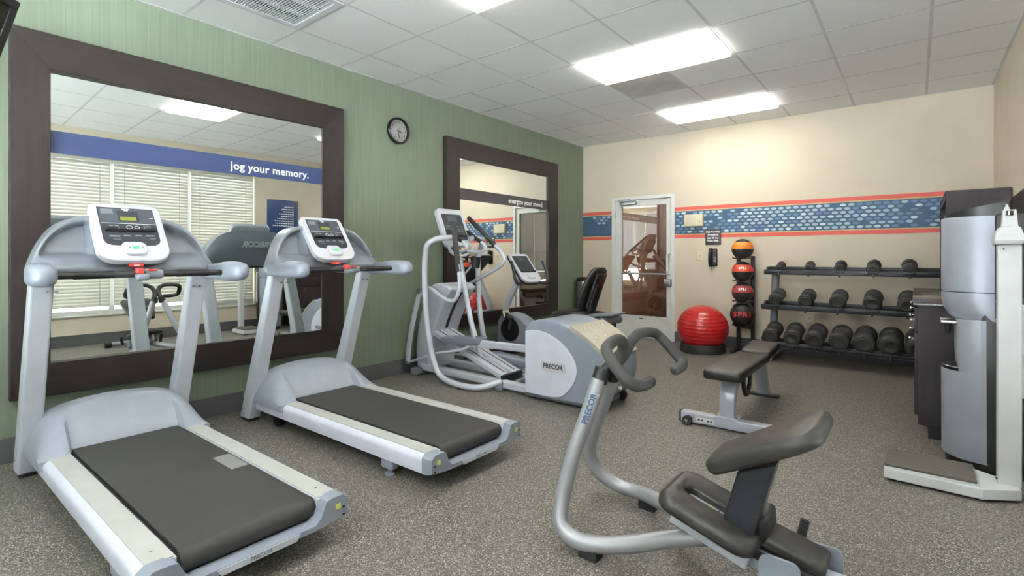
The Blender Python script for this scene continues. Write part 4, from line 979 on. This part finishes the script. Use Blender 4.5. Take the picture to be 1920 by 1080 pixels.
# leaning stem and upper pad
def stem(q):
    prism(q, [(-0.585, 0.175), (-0.475, 0.155), (-0.385, 0.49), (-0.515, 0.435)], YS-0.10, YS-0.02, 'y')
part('pad_stem', 'stem_black', t, stem, smooth=0, bevel=0.008)
Mp = frame(Vector((-0.612, YS-0.03, 0.428)), Vector((0.83, 0.0, 0.47)), (0, 1, 0))
def pad(q):
    rings = []
    O = lambda k, L0: [(0.235+(a-0.235)*1.0, b2) for a, b2 in []]
    outline = [(p.x, p.y) for p in spline([(0.0, -0.10, 0), (0.03, -0.128, 0), (0.20, -0.155, 0), (0.36, -0.178, 0), (0.44, -0.17, 0), (0.475, -0.13, 0), (0.482, 0, 0), (0.475, 0.13, 0), (0.44, 0.17, 0), (0.36, 0.178, 0), (0.20, 0.155, 0), (0.03, 0.128, 0), (0.0, 0.10, 0), (-0.008, 0.0, 0)], 4)]
    cx = 0.24
    for h, k in ((-0.032, 0.86), (-0.026, 0.95), (-0.01, 1.0), (0.018, 1.0), (0.032, 0.965), (0.038, 0.90)):
        rings.append([Mp @ Vector(((cx+(a-cx)*k)*0.90, b2*k, h*0.9)) for a, b2 in outline])
    loft(q, rings)
part('upper_pad', 'vinyl_grey', t, pad, smooth=60)
part('stem_cap', 'vinyl_black', t, lambda q: rbox(q, -0.49, -0.42, YS-0.06, YS+0.10, 0.17, 0.27, 0.02))
# rear leg pad and knurled ankle rollers between grey guards
Mr = frame(Vector((-0.47, YS+0.02, 0.185)), Vector((0.30, 0, -0.075)), (0, 1, 0))
part('rear_pad', 'vinyl_grey', t, lambda q: rbox(q, 0.0, 0.235, -0.075, 0.075, -0.025, 0.03, 0.02, 4, M=Mr), smooth=60)
part('rear_channel', 'stem_black', t, lambda q: rbox(q, -0.08, 0.23, -0.085, 0.085, -0.07, -0.02, 0.01, M=Mr))
part('guard_plate', 'body_grey', t, lambda q: prism(q, rrect(0.13, 0.15, 0.03, 5, -0.37, 0.105), YS-0.135, YS-0.123, 'y'), smooth=40)
part('guard_plate', 'body_grey', t, lambda q: prism(q, rrect(0.13, 0.12, 0.03, 5, -0.27, 0.10), YS+0.10, YS+0.112, 'y'), smooth=40)
for (x, y, z, dy) in ((-0.365, YS+0.215, 0.075, 0.02), (-0.30, YS-0.18, 0.075, -0.02)):
    def roll(q):
        a = Vector((x, y, z)); b2 = Vector((x+0.02, y+dy, z+0.10)); n = 34
        tube(q, [a+(b2-a)*k/n for k in range(n+1)], [0.0155+0.003*(k % 2) for k in range(n+1)], 14)
    part('ankle_roller', 'rubber_black', t, roll)
    part('roller_axle', 'steel', t, lambda q: cyl(q, (x, YS, 0.09), (x, y, z), 0.009, 10))
part('bolt', 'chrome', t, lambda q: lathe(q, [(0.014, 0), (0.014, 0.008), (0.006, 0.012)], (-0.42, YS-0.136, 0.055), (0, -1, 0), 12))

# ================================================================== flat bench
XB = -1.05
t = thing('weight_bench', 'black padded weight bench on a grey curved frame in front of the dumbbell rack', 'bench', (XB, 4.2, 0))
part('back_pad', 'vinyl_black', t, lambda q: rbox(q, XB-0.125, XB+0.125, 3.64, 4.52, 0.365, 0.435, 0.022, 4), smooth=60)
part('seat_pad', 'vinyl_black', t, lambda q: rbox(q, XB-0.115, XB+0.115, 4.58, 4.98, 0.37, 0.44, 0.022, 4, M=Matrix.Translation((0, 4.58, 0.4)) @ Matrix.Rotation(math.radians(5), 4, 'X') @ Matrix.Translation((0, -4.58, -0.4))), smooth=60)
fb = part('front_base', 'bench_frame', t, lambda q: rbox(q, XB-0.32, XB+0.32, 3.74, 3.82, 0.012, 0.082, 0.005), label='grey steel front foot bar')
part('end_cap', 'black_plastic', fb, lambda q: [rbox(q, XB+s*0.32-0.006, XB+s*0.32+0.006, 3.738, 3.822, 0.01, 0.084, 0.003) for s in (-1, 1)])
part('transport_wheel', 'rubber_black', fb, lambda q: [cyl(q, (XB-0.26, 3.735, 0.032), (XB-0.26, 3.70, 0.032), 0.032, 18), cyl(q, (XB+0.26, 3.735, 0.032), (XB+0.26, 3.70, 0.032), 0.032, 18)])
part('wheel_bolt', 'chrome', fb, lambda q: [cyl(q, (XB+s*0.26, 3.702, 0.034), (XB+s*0.26, 3.692, 0.034), 0.012, 10) for s in (-1, 1)])
part('label_plate', 'paper_white', fb, lambda q: box(q, XB-0.20, XB-0.08, 3.7385, 3.7405, 0.025, 0.06), smooth=0)
part('label_print', 'panel_dark', fb, lambda q: [box(q, XB-0.19+0.022*k, XB-0.175+0.022*k, 3.7380, 3.7387, 0.036, 0.048) for k in range(5) if k != 2], smooth=0)
part('foot_pad', 'rubber_black', t, lambda q: [box(q, XB+s*0.28-0.03, XB+s*0.28+0.03, 3.745, 3.815, 0, 0.013) for s in (-1, 1)]+[box(q, XB-0.12, XB+0.12, 4.86, 4.93, 0, 0.02)], smooth=0)
spn = fillet([(XB, 3.80, 0.082), (XB, 3.80, 0.24), (XB, 3.90, 0.325), (XB, 4.30, 0.345), (XB, 4.72, 0.335), (XB, 4.90, 0.02)], 0.13, 8)
part('main_frame', 'bench_frame', t, lambda q: sweep(q, spn, rect(0.105, 0.06, 0.012), (1, 0, 0)), smooth=40)
part('frame_flange', 'bench_frame', t, lambda q: rbox(q, XB-0.08, XB+0.08, 3.735, 3.865, 0.080, 0.090, 0.003))
part('flange_bolt', 'chrome', t, lambda q: [cyl(q, (XB+s*0.066, 3.76, 0.09), (XB+s*0.066, 3.76, 0.10), 0.009, 8) for s in (-1, 1)])
def arc(q):
    sweep(q, [(XB+0.06, 4.08+0.10*math.cos(a), 0.335+0.13*math.sin(a)) for a in [math.radians(180+180*k/14) for k in range(15)]], rect(0.02, 0.05, 0.003), (1, 0, 0))
part('adjust_arc', 'black_metal', t, arc, smooth=40)
part('pad_bracket', 'steel', t, lambda q: [rbox(q, XB-0.06, XB+0.06, y-0.03, y+0.03, 0.335, 0.368, 0.004) for y in (3.88, 4.36, 4.7)])
part('pivot', 'chrome', t, lambda q: cyl(q, (XB-0.08, 4.56, 0.37), (XB+0.08, 4.56, 0.37), 0.016, 14))

# ================================================================== dumbbell rack and dumbbells
RX0, RX1 = -1.46, 0.36
tiers = ((6.84, 1.035, 0.05), (6.69, 0.625, 0.07), (6.54, 0.195, 0.09))
t = thing('dumbbell_rack', 'three tier dumbbell rack with grey curved legs against the back wall', 'rack', (-0.65, 6.95, 0))
part('side_frame', 'rack_grey', t, lambda q: sweep(q, spline([(-1.36, 6.99, 1.03), (-1.36, 6.95, 0.80), (-1.36, 6.91, 0.55), (-1.36, 6.86, 0.30), (-1.36, 6.78, 0.04)], 5), rect(0.075, 0.11, 0.02), (1, 0, 0)), smooth=40)
part('side_frame', 'rack_grey', t, lambda q: sweep(q, spline([(0.28, 6.99, 1.03), (0.28, 6.95, 0.80), (0.28, 6.91, 0.55), (0.28, 6.86, 0.30), (0.28, 6.78, 0.04)], 5), rect(0.075, 0.11, 0.02), (1, 0, 0)), smooth=40)
part('floor_foot', 'rack_grey', t, lambda q: [rbox(q, x-0.05, x+0.05, 6.52, 7.15, 0, 0.05, 0.01) for x in (-1.36, 0.28)])
for (y, z, r) in tiers:
    tr = part('front_rail', 'rack_black', t, lambda q: rbox(q, RX0, RX1, y-0.02, y+0.02, z-(0.03 if z > 0.5 else 0.012), z+(0.03 if z > 0.5 else 0.02), 0.004))
    part('rear_rail', 'rack_black', t, lambda q: rbox(q, RX0, RX1, y+0.14, y+0.18, z+0.015, z+0.065, 0.004))
    part('tier_plate', 'rack_grey', t, lambda q: sweep(q, [(RX0, y+0.08, z+0.0), (RX1, y+0.08, z+0.0)], [(-0.08, -0.026), (0.08, 0.022), (0.08, 0.026), (-0.08, -0.022)], (0, 1, 0)), smooth=0)
    part('end_bracket', 'steel', t, lambda q: [rbox(q, x-0.008, x+0.008, y-0.02, y+0.18, z+0.03, z+0.06, 0.003) for x in (RX0+0.03, RX1-0.03)])
db_sets = (
 ('top', 6.82, 1.075, [(-1.297, 0.048), (-0.985, 0.052), (-0.677, 0.060), (-0.366, 0.066), (-0.049, 0.071)]),
 ('middle', 6.66, 0.712, [(-1.309, 0.074), (-0.991, 0.078), (-0.681, 0.083), (-0.367, 0.088), (-0.065, 0.090)]),
 ('bottom', 6.50, 0.296, [(-1.325, 0.090), (-1.10, 0.093), (-0.884, 0.096), (-0.652, 0.100), (-0.427, 0.104), (-0.202, 0.108), (0.02, 0.110)]))
ordn = ['leftmost', 'second from left', 'third from left', 'fourth from left', 'fifth from left', 'sixth from left', 'seventh from left']
for tier, yn, zn, lst in db_sets:
    ty, tz, _ = [q for q in tiers][['top', 'middle', 'bottom'].index(tier)]
    for k, (x, r) in enumerate(lst):
        L = r*1.15; gap = 0.115; dirv = Vector((random.uniform(-0.03, 0.03), 1, 0.22)).normalized()
        zz = zn
        c0 = Vector((x, yn, zz))
        t = thing('dumbbell', 'black rubber dumbbell, %s on the %s tier of the rack' % (ordn[k], tier), 'dumbbell', tuple(c0-Vector((0, 0, r))), 'dumbbells on the rack')
        prof = [(0.0, 0.0), (r*0.45, 0.0), (r*0.50, -0.003), (r*0.62, -0.003), (r*0.66, 0.0), (r*0.86, 0.002), (r*0.97, 0.012), (r, 0.024), (r, L-0.02), (r*0.95, L-0.008), (r*0.8, L), (0.0, L)]
        part('head', 'dumbbell_rubber', t, lambda q: lathe(q, prof, c0, dirv, 26))
        c1 = c0+dirv*(2*L+gap)
        part('head', 'dumbbell_rubber', t, lambda q: lathe(q, prof, c1, -dirv, 26))
        part('handle', 'chrome', t, lambda q: lathe(q, [(0.013, L-0.01), (0.0155, L+gap*0.5), (0.013, L+gap+0.01)], c0, dirv, 14))
        rk = bpy.data.objects['dumbbell_rack']
        part('saddle', 'rack_black', rk, lambda q: [rbox(q, x-r*0.75, x+r*0.75, ty-0.03, ty+0.01, tz+0.0, zn-r*0.72 if zn-r*0.72 > tz+0.01 else tz+0.025, 0.004), rbox(q, x-0.012, x+0.012, ty-0.035, ty-0.02, tz-0.045, tz, 0.003)])

# ================================================================== medicine balls on their stand, exercise ball
t = thing('medicine_ball_stand', 'narrow black upright stand holding four medicine balls by the wall', 'rack', (-1.735, 7.05, 0))
for x in (-1.825, -1.65):
    part('post', 'rack_black', t, lambda q: rbox(q, x-0.022, x+0.022, 7.08, 7.13, 0.0, 1.23, 0.004))
part('base', 'rack_black', t, lambda q: [rbox(q, -1.86, -1.61, 7.08, 7.13, 0, 0.04, 0.006)]+[rbox(q, x-0.025, x+0.025, 6.80, 7.15, 0, 0.04, 0.006) for x in (-1.825, -1.65)])
part('cross_bar', 'rack_black', t, lambda q: [rbox(q, -1.81, -1.665, 7.095, 7.115, z-0.015, z+0.015, 0.003) for z in (0.30, 1.10)])
balls = ((1.319, 0.130, 'med_orange', 'black medicine ball with an orange band, topmost on the stand', 'S'), (1.033, 0.128, 'med_red', 'black medicine ball with a red band, second from the top', 'SPRI'),
         (0.768, 0.128, 'med_maroon', 'black medicine ball with a dull maroon band, third from the top', 'SPRI'), (0.481, 0.150, None, 'large black medicine ball with moulded grips and red lettering, lowest on the stand', 'SPRI'))
for z, r, bandm, lab, words in balls:
    for x in (-1.825, -1.65):
        part('prong', 'rack_black', t, lambda q: tube(q, fillet([(x, 7.09, z-r*0.88), (x, 6.84, z-r*0.88), (x, 6.83, z-r*0.80)], 0.02), 0.008, 8))
    c0 = Vector((-1.737, 6.945, z-0.0)); vd = Vector((0, 0, 1.224))-c0; vd.z = 0; vd.normalize()
    b = thing('medicine_ball', lab, 'ball', (c0.x, c0.y, c0.z-r), 'medicine balls on the stand')
    part('body', 'med_black', b, lambda q: lathe(q, [(r*math.sin(a), -r*math.cos(a)) for a in [math.pi*k/22 for k in range(23)]], c0, (0, 0, 1), 36))
    if bandm:
        part('band', bandm, b, lambda q: lathe(q, [(r*1.006*math.cos(a), r*1.006*math.sin(a)) for a in [math.radians(v) for v in range(0, 43, 6)]], c0, (0, 0, 1), 40, caps=False), smooth=60)
    else:
        rt = Vector((0, 0, 1)).cross(vd).normalized()
        for s in (-1, 1):
            part('grip', 'black_plastic', b, lambda q: tube(q, spline([c0+rt*(r*1.02*math.sin(a))*0.72+Vector((0, 0, s*r*(0.62+0.40*math.cos(a))))+vd*r*(0.72-0.25*math.cos(a)) for a in [math.radians(v) for v in range(-80, 81, 20)]], 3), 0.012, 10))
    sz = 0.092 if not bandm else 0.038; th = math.radians(20) if bandm else 0.1
    dd = (vd*math.cos(th)+Vector((0, 0, 1))*math.sin(th)); rr = Vector((0, 0, 1)).cross(vd).normalized()
    n = len(words)
    for k, ch in enumerate(words):
        a = (k-(n-1)/2)*(sz*0.66/r) if n > 1 else 0
        di = (dd*math.cos(a)+rr*math.sin(a)).normalized(); rv = (rr*math.cos(a)-dd*math.sin(a)).normalized()
        if words == 'S': break
        text('lettering', ch, sz, 'white_print' if bandm else 'med_print', b, frame(c0+di*r*1.008, rv, di.cross(rv)), extrude=0.001, offset=0.0025)
c0 = Vector((-2.163, 6.70, 0.302))
b = thing('exercise_ball', 'big red ribbed exercise ball resting in a black ring', 'ball', (c0.x, c0.y, 0.0))
def exb(q):
    P = []; n = 160
    for k in range(n+1):
        a = math.pi*k/n; rr = 0.315
        rib = 0.0035*max(0, math.cos(a*40)) if 0.5 < a < 2.64 else 0
        P.append(((rr+rib)*math.sin(a), -(0.293+rib)*math.cos(a)))
    lathe(q, P, c0, (0.05, -0.08, 1), 56)
part('body', 'ball_red', b, exb, smooth=60)
part('valve_plug', 'ball_red', b, lambda q: lathe(q, [(0.02, -0.004), (0.02, 0.002), (0.012, 0.005), (0, 0.005)], c0+Vector((0.05, -0.08, 1)).normalized()*0.293, (0.05, -0.08, 1), 16))
t = thing('ball_ring', 'black plastic ring stand under the red exercise ball', 'stand', (c0.x, c0.y, 0))
part('ring', 'rubber_black', t, lambda q: lathe(q, [(0.262, 0.0), (0.275, 0.004), (0.272, 0.10), (0.262, 0.112), (0.247, 0.108), (0.246, 0.0)], (c0.x, c0.y, 0), n=48, caps=False))

# ================================================================== cabinet, hutch, panel on the right
t = thing('base_cabinet', 'dark wood base cabinet with black stone top behind the water dispenser', 'cabinet', (0.3, 5.4, 0))
part('body', 'cabinet_wood', t, lambda q: box(q, 0.012, 0.612, 4.42, 6.34, 0.085, 0.885), smooth=0, bevel=0.002)
part('toe_kick', 'black_plastic', t, lambda q: box(q, 0.065, 0.612, 4.44, 6.32, 0.0, 0.085), smooth=0)
part('countertop', 'counter_stone', t, lambda q: rbox(q, -0.018, 0.616, 4.395, 6.36, 0.885, 0.918, 0.004))
for k in range(3):
    y0 = 4.43+0.635*k
    d = part('door', 'cabinet_wood', t, lambda q: rbox(q, -0.008, 0.012, y0, y0+0.625, 0.15, 0.70, 0.002))
    part('knob', 'chrome', d, lambda q: lathe(q, [(0.006, 0), (0.006, 0.014), (0.014, 0.02), (0.013, 0.030), (0, 0.032)], (-0.008, y0+0.06, 0.66), (-1, 0, 0), 14))
    d = part('drawer', 'cabinet_wood', t, lambda q: rbox(q, -0.008, 0.012, y0, y0+0.625, 0.71, 0.875, 0.002))
    part('knob', 'chrome', d, lambda q: lathe(q, [(0.006, 0), (0.006, 0.014), (0.014, 0.02), (0.013, 0.030), (0, 0.032)], (-0.008, y0+0.31, 0.80), (-1, 0, 0), 14))
t = thing('hutch', 'tall dark wood hutch with a plain header above the water dispenser', 'shelf unit', (0.42, 6.5, 0.0))
part('header', 'cabinet_wood', t, lambda q: box(q, 0.205, 0.625, 5.88, 5.905, 1.515, 1.80), smooth=0, bevel=0.002)
part('front_rail', 'cabinet_wood', t, lambda q: box(q, 0.205, 0.23, 5.905, 7.15, 1.72, 1.80), smooth=0)
part('top_board', 'cabinet_wood', t, lambda q: box(q, 0.23, 0.625, 5.905, 7.15, 1.775, 1.80), smooth=0)
part('side_panel', 'cabinet_wood', t, lambda q: box(q, 0.205, 0.625, 7.15, 7.185, 0.0, 1.80), smooth=0)
part('back_panel', 'cabinet_wood', t, lambda q: box(q, 0.612, 0.625, 6.36, 7.15, 0.0, 1.775), smooth=0)
part('shelf', 'cabinet_wood', t, lambda q: box(q, 0.23, 0.612, 5.92, 7.15, 1.515, 1.535), smooth=0)
part('front_post', 'cabinet_wood', t, lambda q: box(q, 0.60, 0.625, 5.88, 5.905, 0.918, 1.515), smooth=0)
t = thing('wall_shade_panel', 'dark panel standing in for shade on the right wall behind the white scale', 'panel', (0.62, 5.1, 0.92))  # dark board put up where the wall above the cabinet lies in shadow
part('board', 'cabinet_wood', t, lambda q: prism(q, [(4.42, 0.92), (5.84, 0.92), (5.84, 1.64), (5.78, 1.70), (4.42, 1.74)], XR-0.018, XR-0.002, 'x'), smooth=0)
t = thing('water_hose', 'thin white water hose running down the right wall to a metal valve', 'hose', (0.55, 4.38, 0.5))
part('tube', 'hose_white', t, lambda q: tube(q, spline([(0.598, 4.40, 1.12), (0.585, 4.37, 1.10), (0.575, 4.35, 0.98), (0.578, 4.35, 0.82), (0.582, 4.36, 0.70)], 6), 0.005, 8))
part('valve', 'chrome', t, lambda q: [cyl(q, (0.582, 4.36, 0.66), (0.582, 4.36, 0.71), 0.009, 10), cyl(q, (0.56, 4.36, 0.675), (0.612, 4.40, 0.675), 0.012, 12)])

# ================================================================== water dispenser
t = thing('water_dispenser', 'tall rounded silver water dispenser with a black lid and side', 'dispenser', (0.30, 4.06, 0))
CY = 4.06
def plan(xf, hw, xb):
    """rounded front towards -x, flat back"""
    pts = []
    for k in range(21):
        a = math.radians(-90+180*k/20); pts.append((xf+0.19-0.19*math.cos(a), CY+hw*math.sin(a)))
    return pts+[(xb, CY+hw), (xb, CY-hw)]
def body_rings(prof, hw, xb): return [[(x, y, z) for x, y in plan(xf, hw, xb)] for z, xf in prof]
part('upper_shell', 'cooler_silver', t, lambda q: loft(q, body_rings([(1.02, 0.122), (1.03, 0.12), (1.445, 0.12), (1.452, 0.125)], 0.172, 0.345)), smooth=50)
part('upper_back', 'cooler_black', t, lambda q: rbox(q, 0.345, 0.50, CY-0.168, CY+0.168, 1.0, 1.46, 0.01))
part('waist_shell', 'cooler_silver', t, lambda q: loft(q, body_rings([(0.86, 0.175), (0.885, 0.150), (0.92, 0.133), (0.97, 0.122), (1.016, 0.120)], 0.172, 0.345)), smooth=50)
part('niche_shell', 'cooler_silver', t, lambda q: loft(q, [[(max(x, xn), y, z) for x, y in plan(0.12, 0.172, 0.288)] for z, xn in ((0.556, 0.196), (0.60, 0.19), (0.70, 0.186), (0.80, 0.186), (0.862, 0.19))]), smooth=50)
part('lower_shell', 'cooler_silver', t, lambda q: loft(q, body_rings([(0.055, 0.128), (0.065, 0.122), (0.55, 0.12), (0.557, 0.122)], 0.172, 0.288)), smooth=50)
part('plinth', 'black_plastic', t, lambda q: loft(q, body_rings([(0.0, 0.14), (0.055, 0.138)], 0.16, 0.46)), smooth=50)
part('side_cover', 'cooler_black', t, lambda q: rbox(q, 0.286, 0.41, CY-0.170, CY+0.170, 0.01, 0.965, 0.02))
part('rear_grille', 'scale_white', t, lambda q: [rbox(q, 0.415, 0.47, CY-0.165, CY+0.165, 0.45, 0.96, 0.01)]+[box(q, 0.412+0.0, 0.472, CY-0.168, CY-0.162, 0.47+0.02*k, 0.478+0.02*k) for k in range(24)])
part('lid', 'black_gloss', t, lambda q: loft(q, [[(x, y, z+(0.05*max(0, (x-0.12))/0.2 if i else 0)) for x, y in plan(0.135, 0.165, 0.40)] for i, z in ((0, 1.45), (1, 1.462), (1, 1.468))]), smooth=40)
part('tap', 'chrome', t, lambda q: [rbox(q, 0.115, 0.20, CY-0.11, CY-0.03, 0.828, 0.848, 0.008), rbox(q, 0.115, 0.20, CY+0.03, CY+0.11, 0.828, 0.848, 0.008)])
part('nozzle', 'black_plastic', t, lambda q: [lathe(q, [(0.018, 0.83), (0.014, 0.79), (0.009, 0.77)], (0.15, CY+s*0.07, 0), n=14) for s in (-1, 1)])
part('drip_tray', 'black_plastic', t, lambda q: loft(q, [[(x, y, z) for x, y in plan(xf, 0.15, 0.26)] for z, xf in ((0.557, 0.124), (0.572, 0.120), (0.578, 0.128))]), smooth=40)
part('tray_rim', 'chrome', t, lambda q: tube(q, [(x, y, 0.576) for x, y in plan(0.124, 0.145, 0.26)[3:18]], 0.004, 8))
part('back_body', 'cooler_black', t, lambda q: box(q, 0.41, 0.50, CY-0.14, CY+0.14, 0.02, 1.0), smooth=0)

# ================================================================== weighing scale
t = thing('weighing_scale', 'tall white standing weighing scale with a rubber platform at the right', 'scale', (0.15, 3.6, 0))
part('base', 'scale_white', t, lambda q: prism(q, [(-0.138, 3.462), (0.262, 3.445), (0.412, 3.545), (0.412, 3.66), (0.34, 3.69), (0.262, 3.745), (-0.128, 3.735)], 0.012, 0.066, 'z'), smooth=0, bevel=0.005)
part('foot', 'rubber_black', t, lambda q: [lathe(q, [(0.02, 0), (0.018, 0.013)], (x, y, 0), n=12) for x, y in ((-0.10, 3.50), (-0.10, 3.70), (0.24, 3.49), (0.24, 3.70), (0.385, 3.60))])
part('platform', 'scale_white', t, lambda q: rbox(q, -0.136, 0.25, 3.466, 3.738, 0.064, 0.078, 0.003))
part('platform_mat', 'scale_mat', t, lambda q: rbox(q, -0.138, 0.243, 3.464, 3.738, 0.078, 0.094, 0.004), label='dark ribbed rubber platform')
part('mat_rib', 'scale_mat', t, lambda q: [box(q, -0.13, 0.235, 3.48+0.021*k, 3.486+0.021*k, 0.0935, 0.0955) for k in range(12)], smooth=0)
part('column', 'scale_white', t, lambda q: rbox(q, 0.328, 0.418, 3.585, 3.655, 0.06, 1.285, 0.006))
part('column_bolt', 'black_plastic', t, lambda q: [cyl(q, (0.350, 3.586, 1.262), (0.350, 3.582, 1.262), 0.0045, 10), cyl(q, (0.335, 3.60, 0.085), (0.322, 3.60, 0.085), 0.006, 10)])
def head(q):
    rings = []
    for z, x0, x1, y0, y1 in ((1.285, 0.316, 0.418, 3.555, 3.67), (1.305, 0.312, 0.422, 3.545, 3.675), (1.335, 0.316, 0.420, 3.55, 3.675), (1.372, 0.334, 0.412, 3.575, 3.665), (1.375, 0.345, 0.404, 3.585, 3.655), (1.462, 0.350, 0.398, 3.59, 3.65)):
        rings.append([(x0, y0, z), (x1, y0, z), (x1, y1, z), (x0, y1, z)])
    loft(q, rings)
hd = part('head', 'scale_white', t, head, smooth=0, bevel=0.004)
part('head_opening', 'brown_panel', hd, lambda q: box(q, 0.325, 0.412, 3.5535, 3.556, 1.287, 1.300), smooth=0)
part('window', 'screen_dark', hd, lambda q: box(q, 0.360, 0.386, 3.582, 3.589, 1.432, 1.456), smooth=0)
part('window_pointer', 'white_print', hd, lambda q: box(q, 0.366, 0.371, 3.580, 3.583, 1.434, 1.454), smooth=0)
part('top_knob', 'scale_white', hd, lambda q: lathe(q, [(0.010, 0), (0.010, 0.014), (0.006, 0.018), (0.0055, 0.03)], (0.366, 3.62, 1.461), n=14))
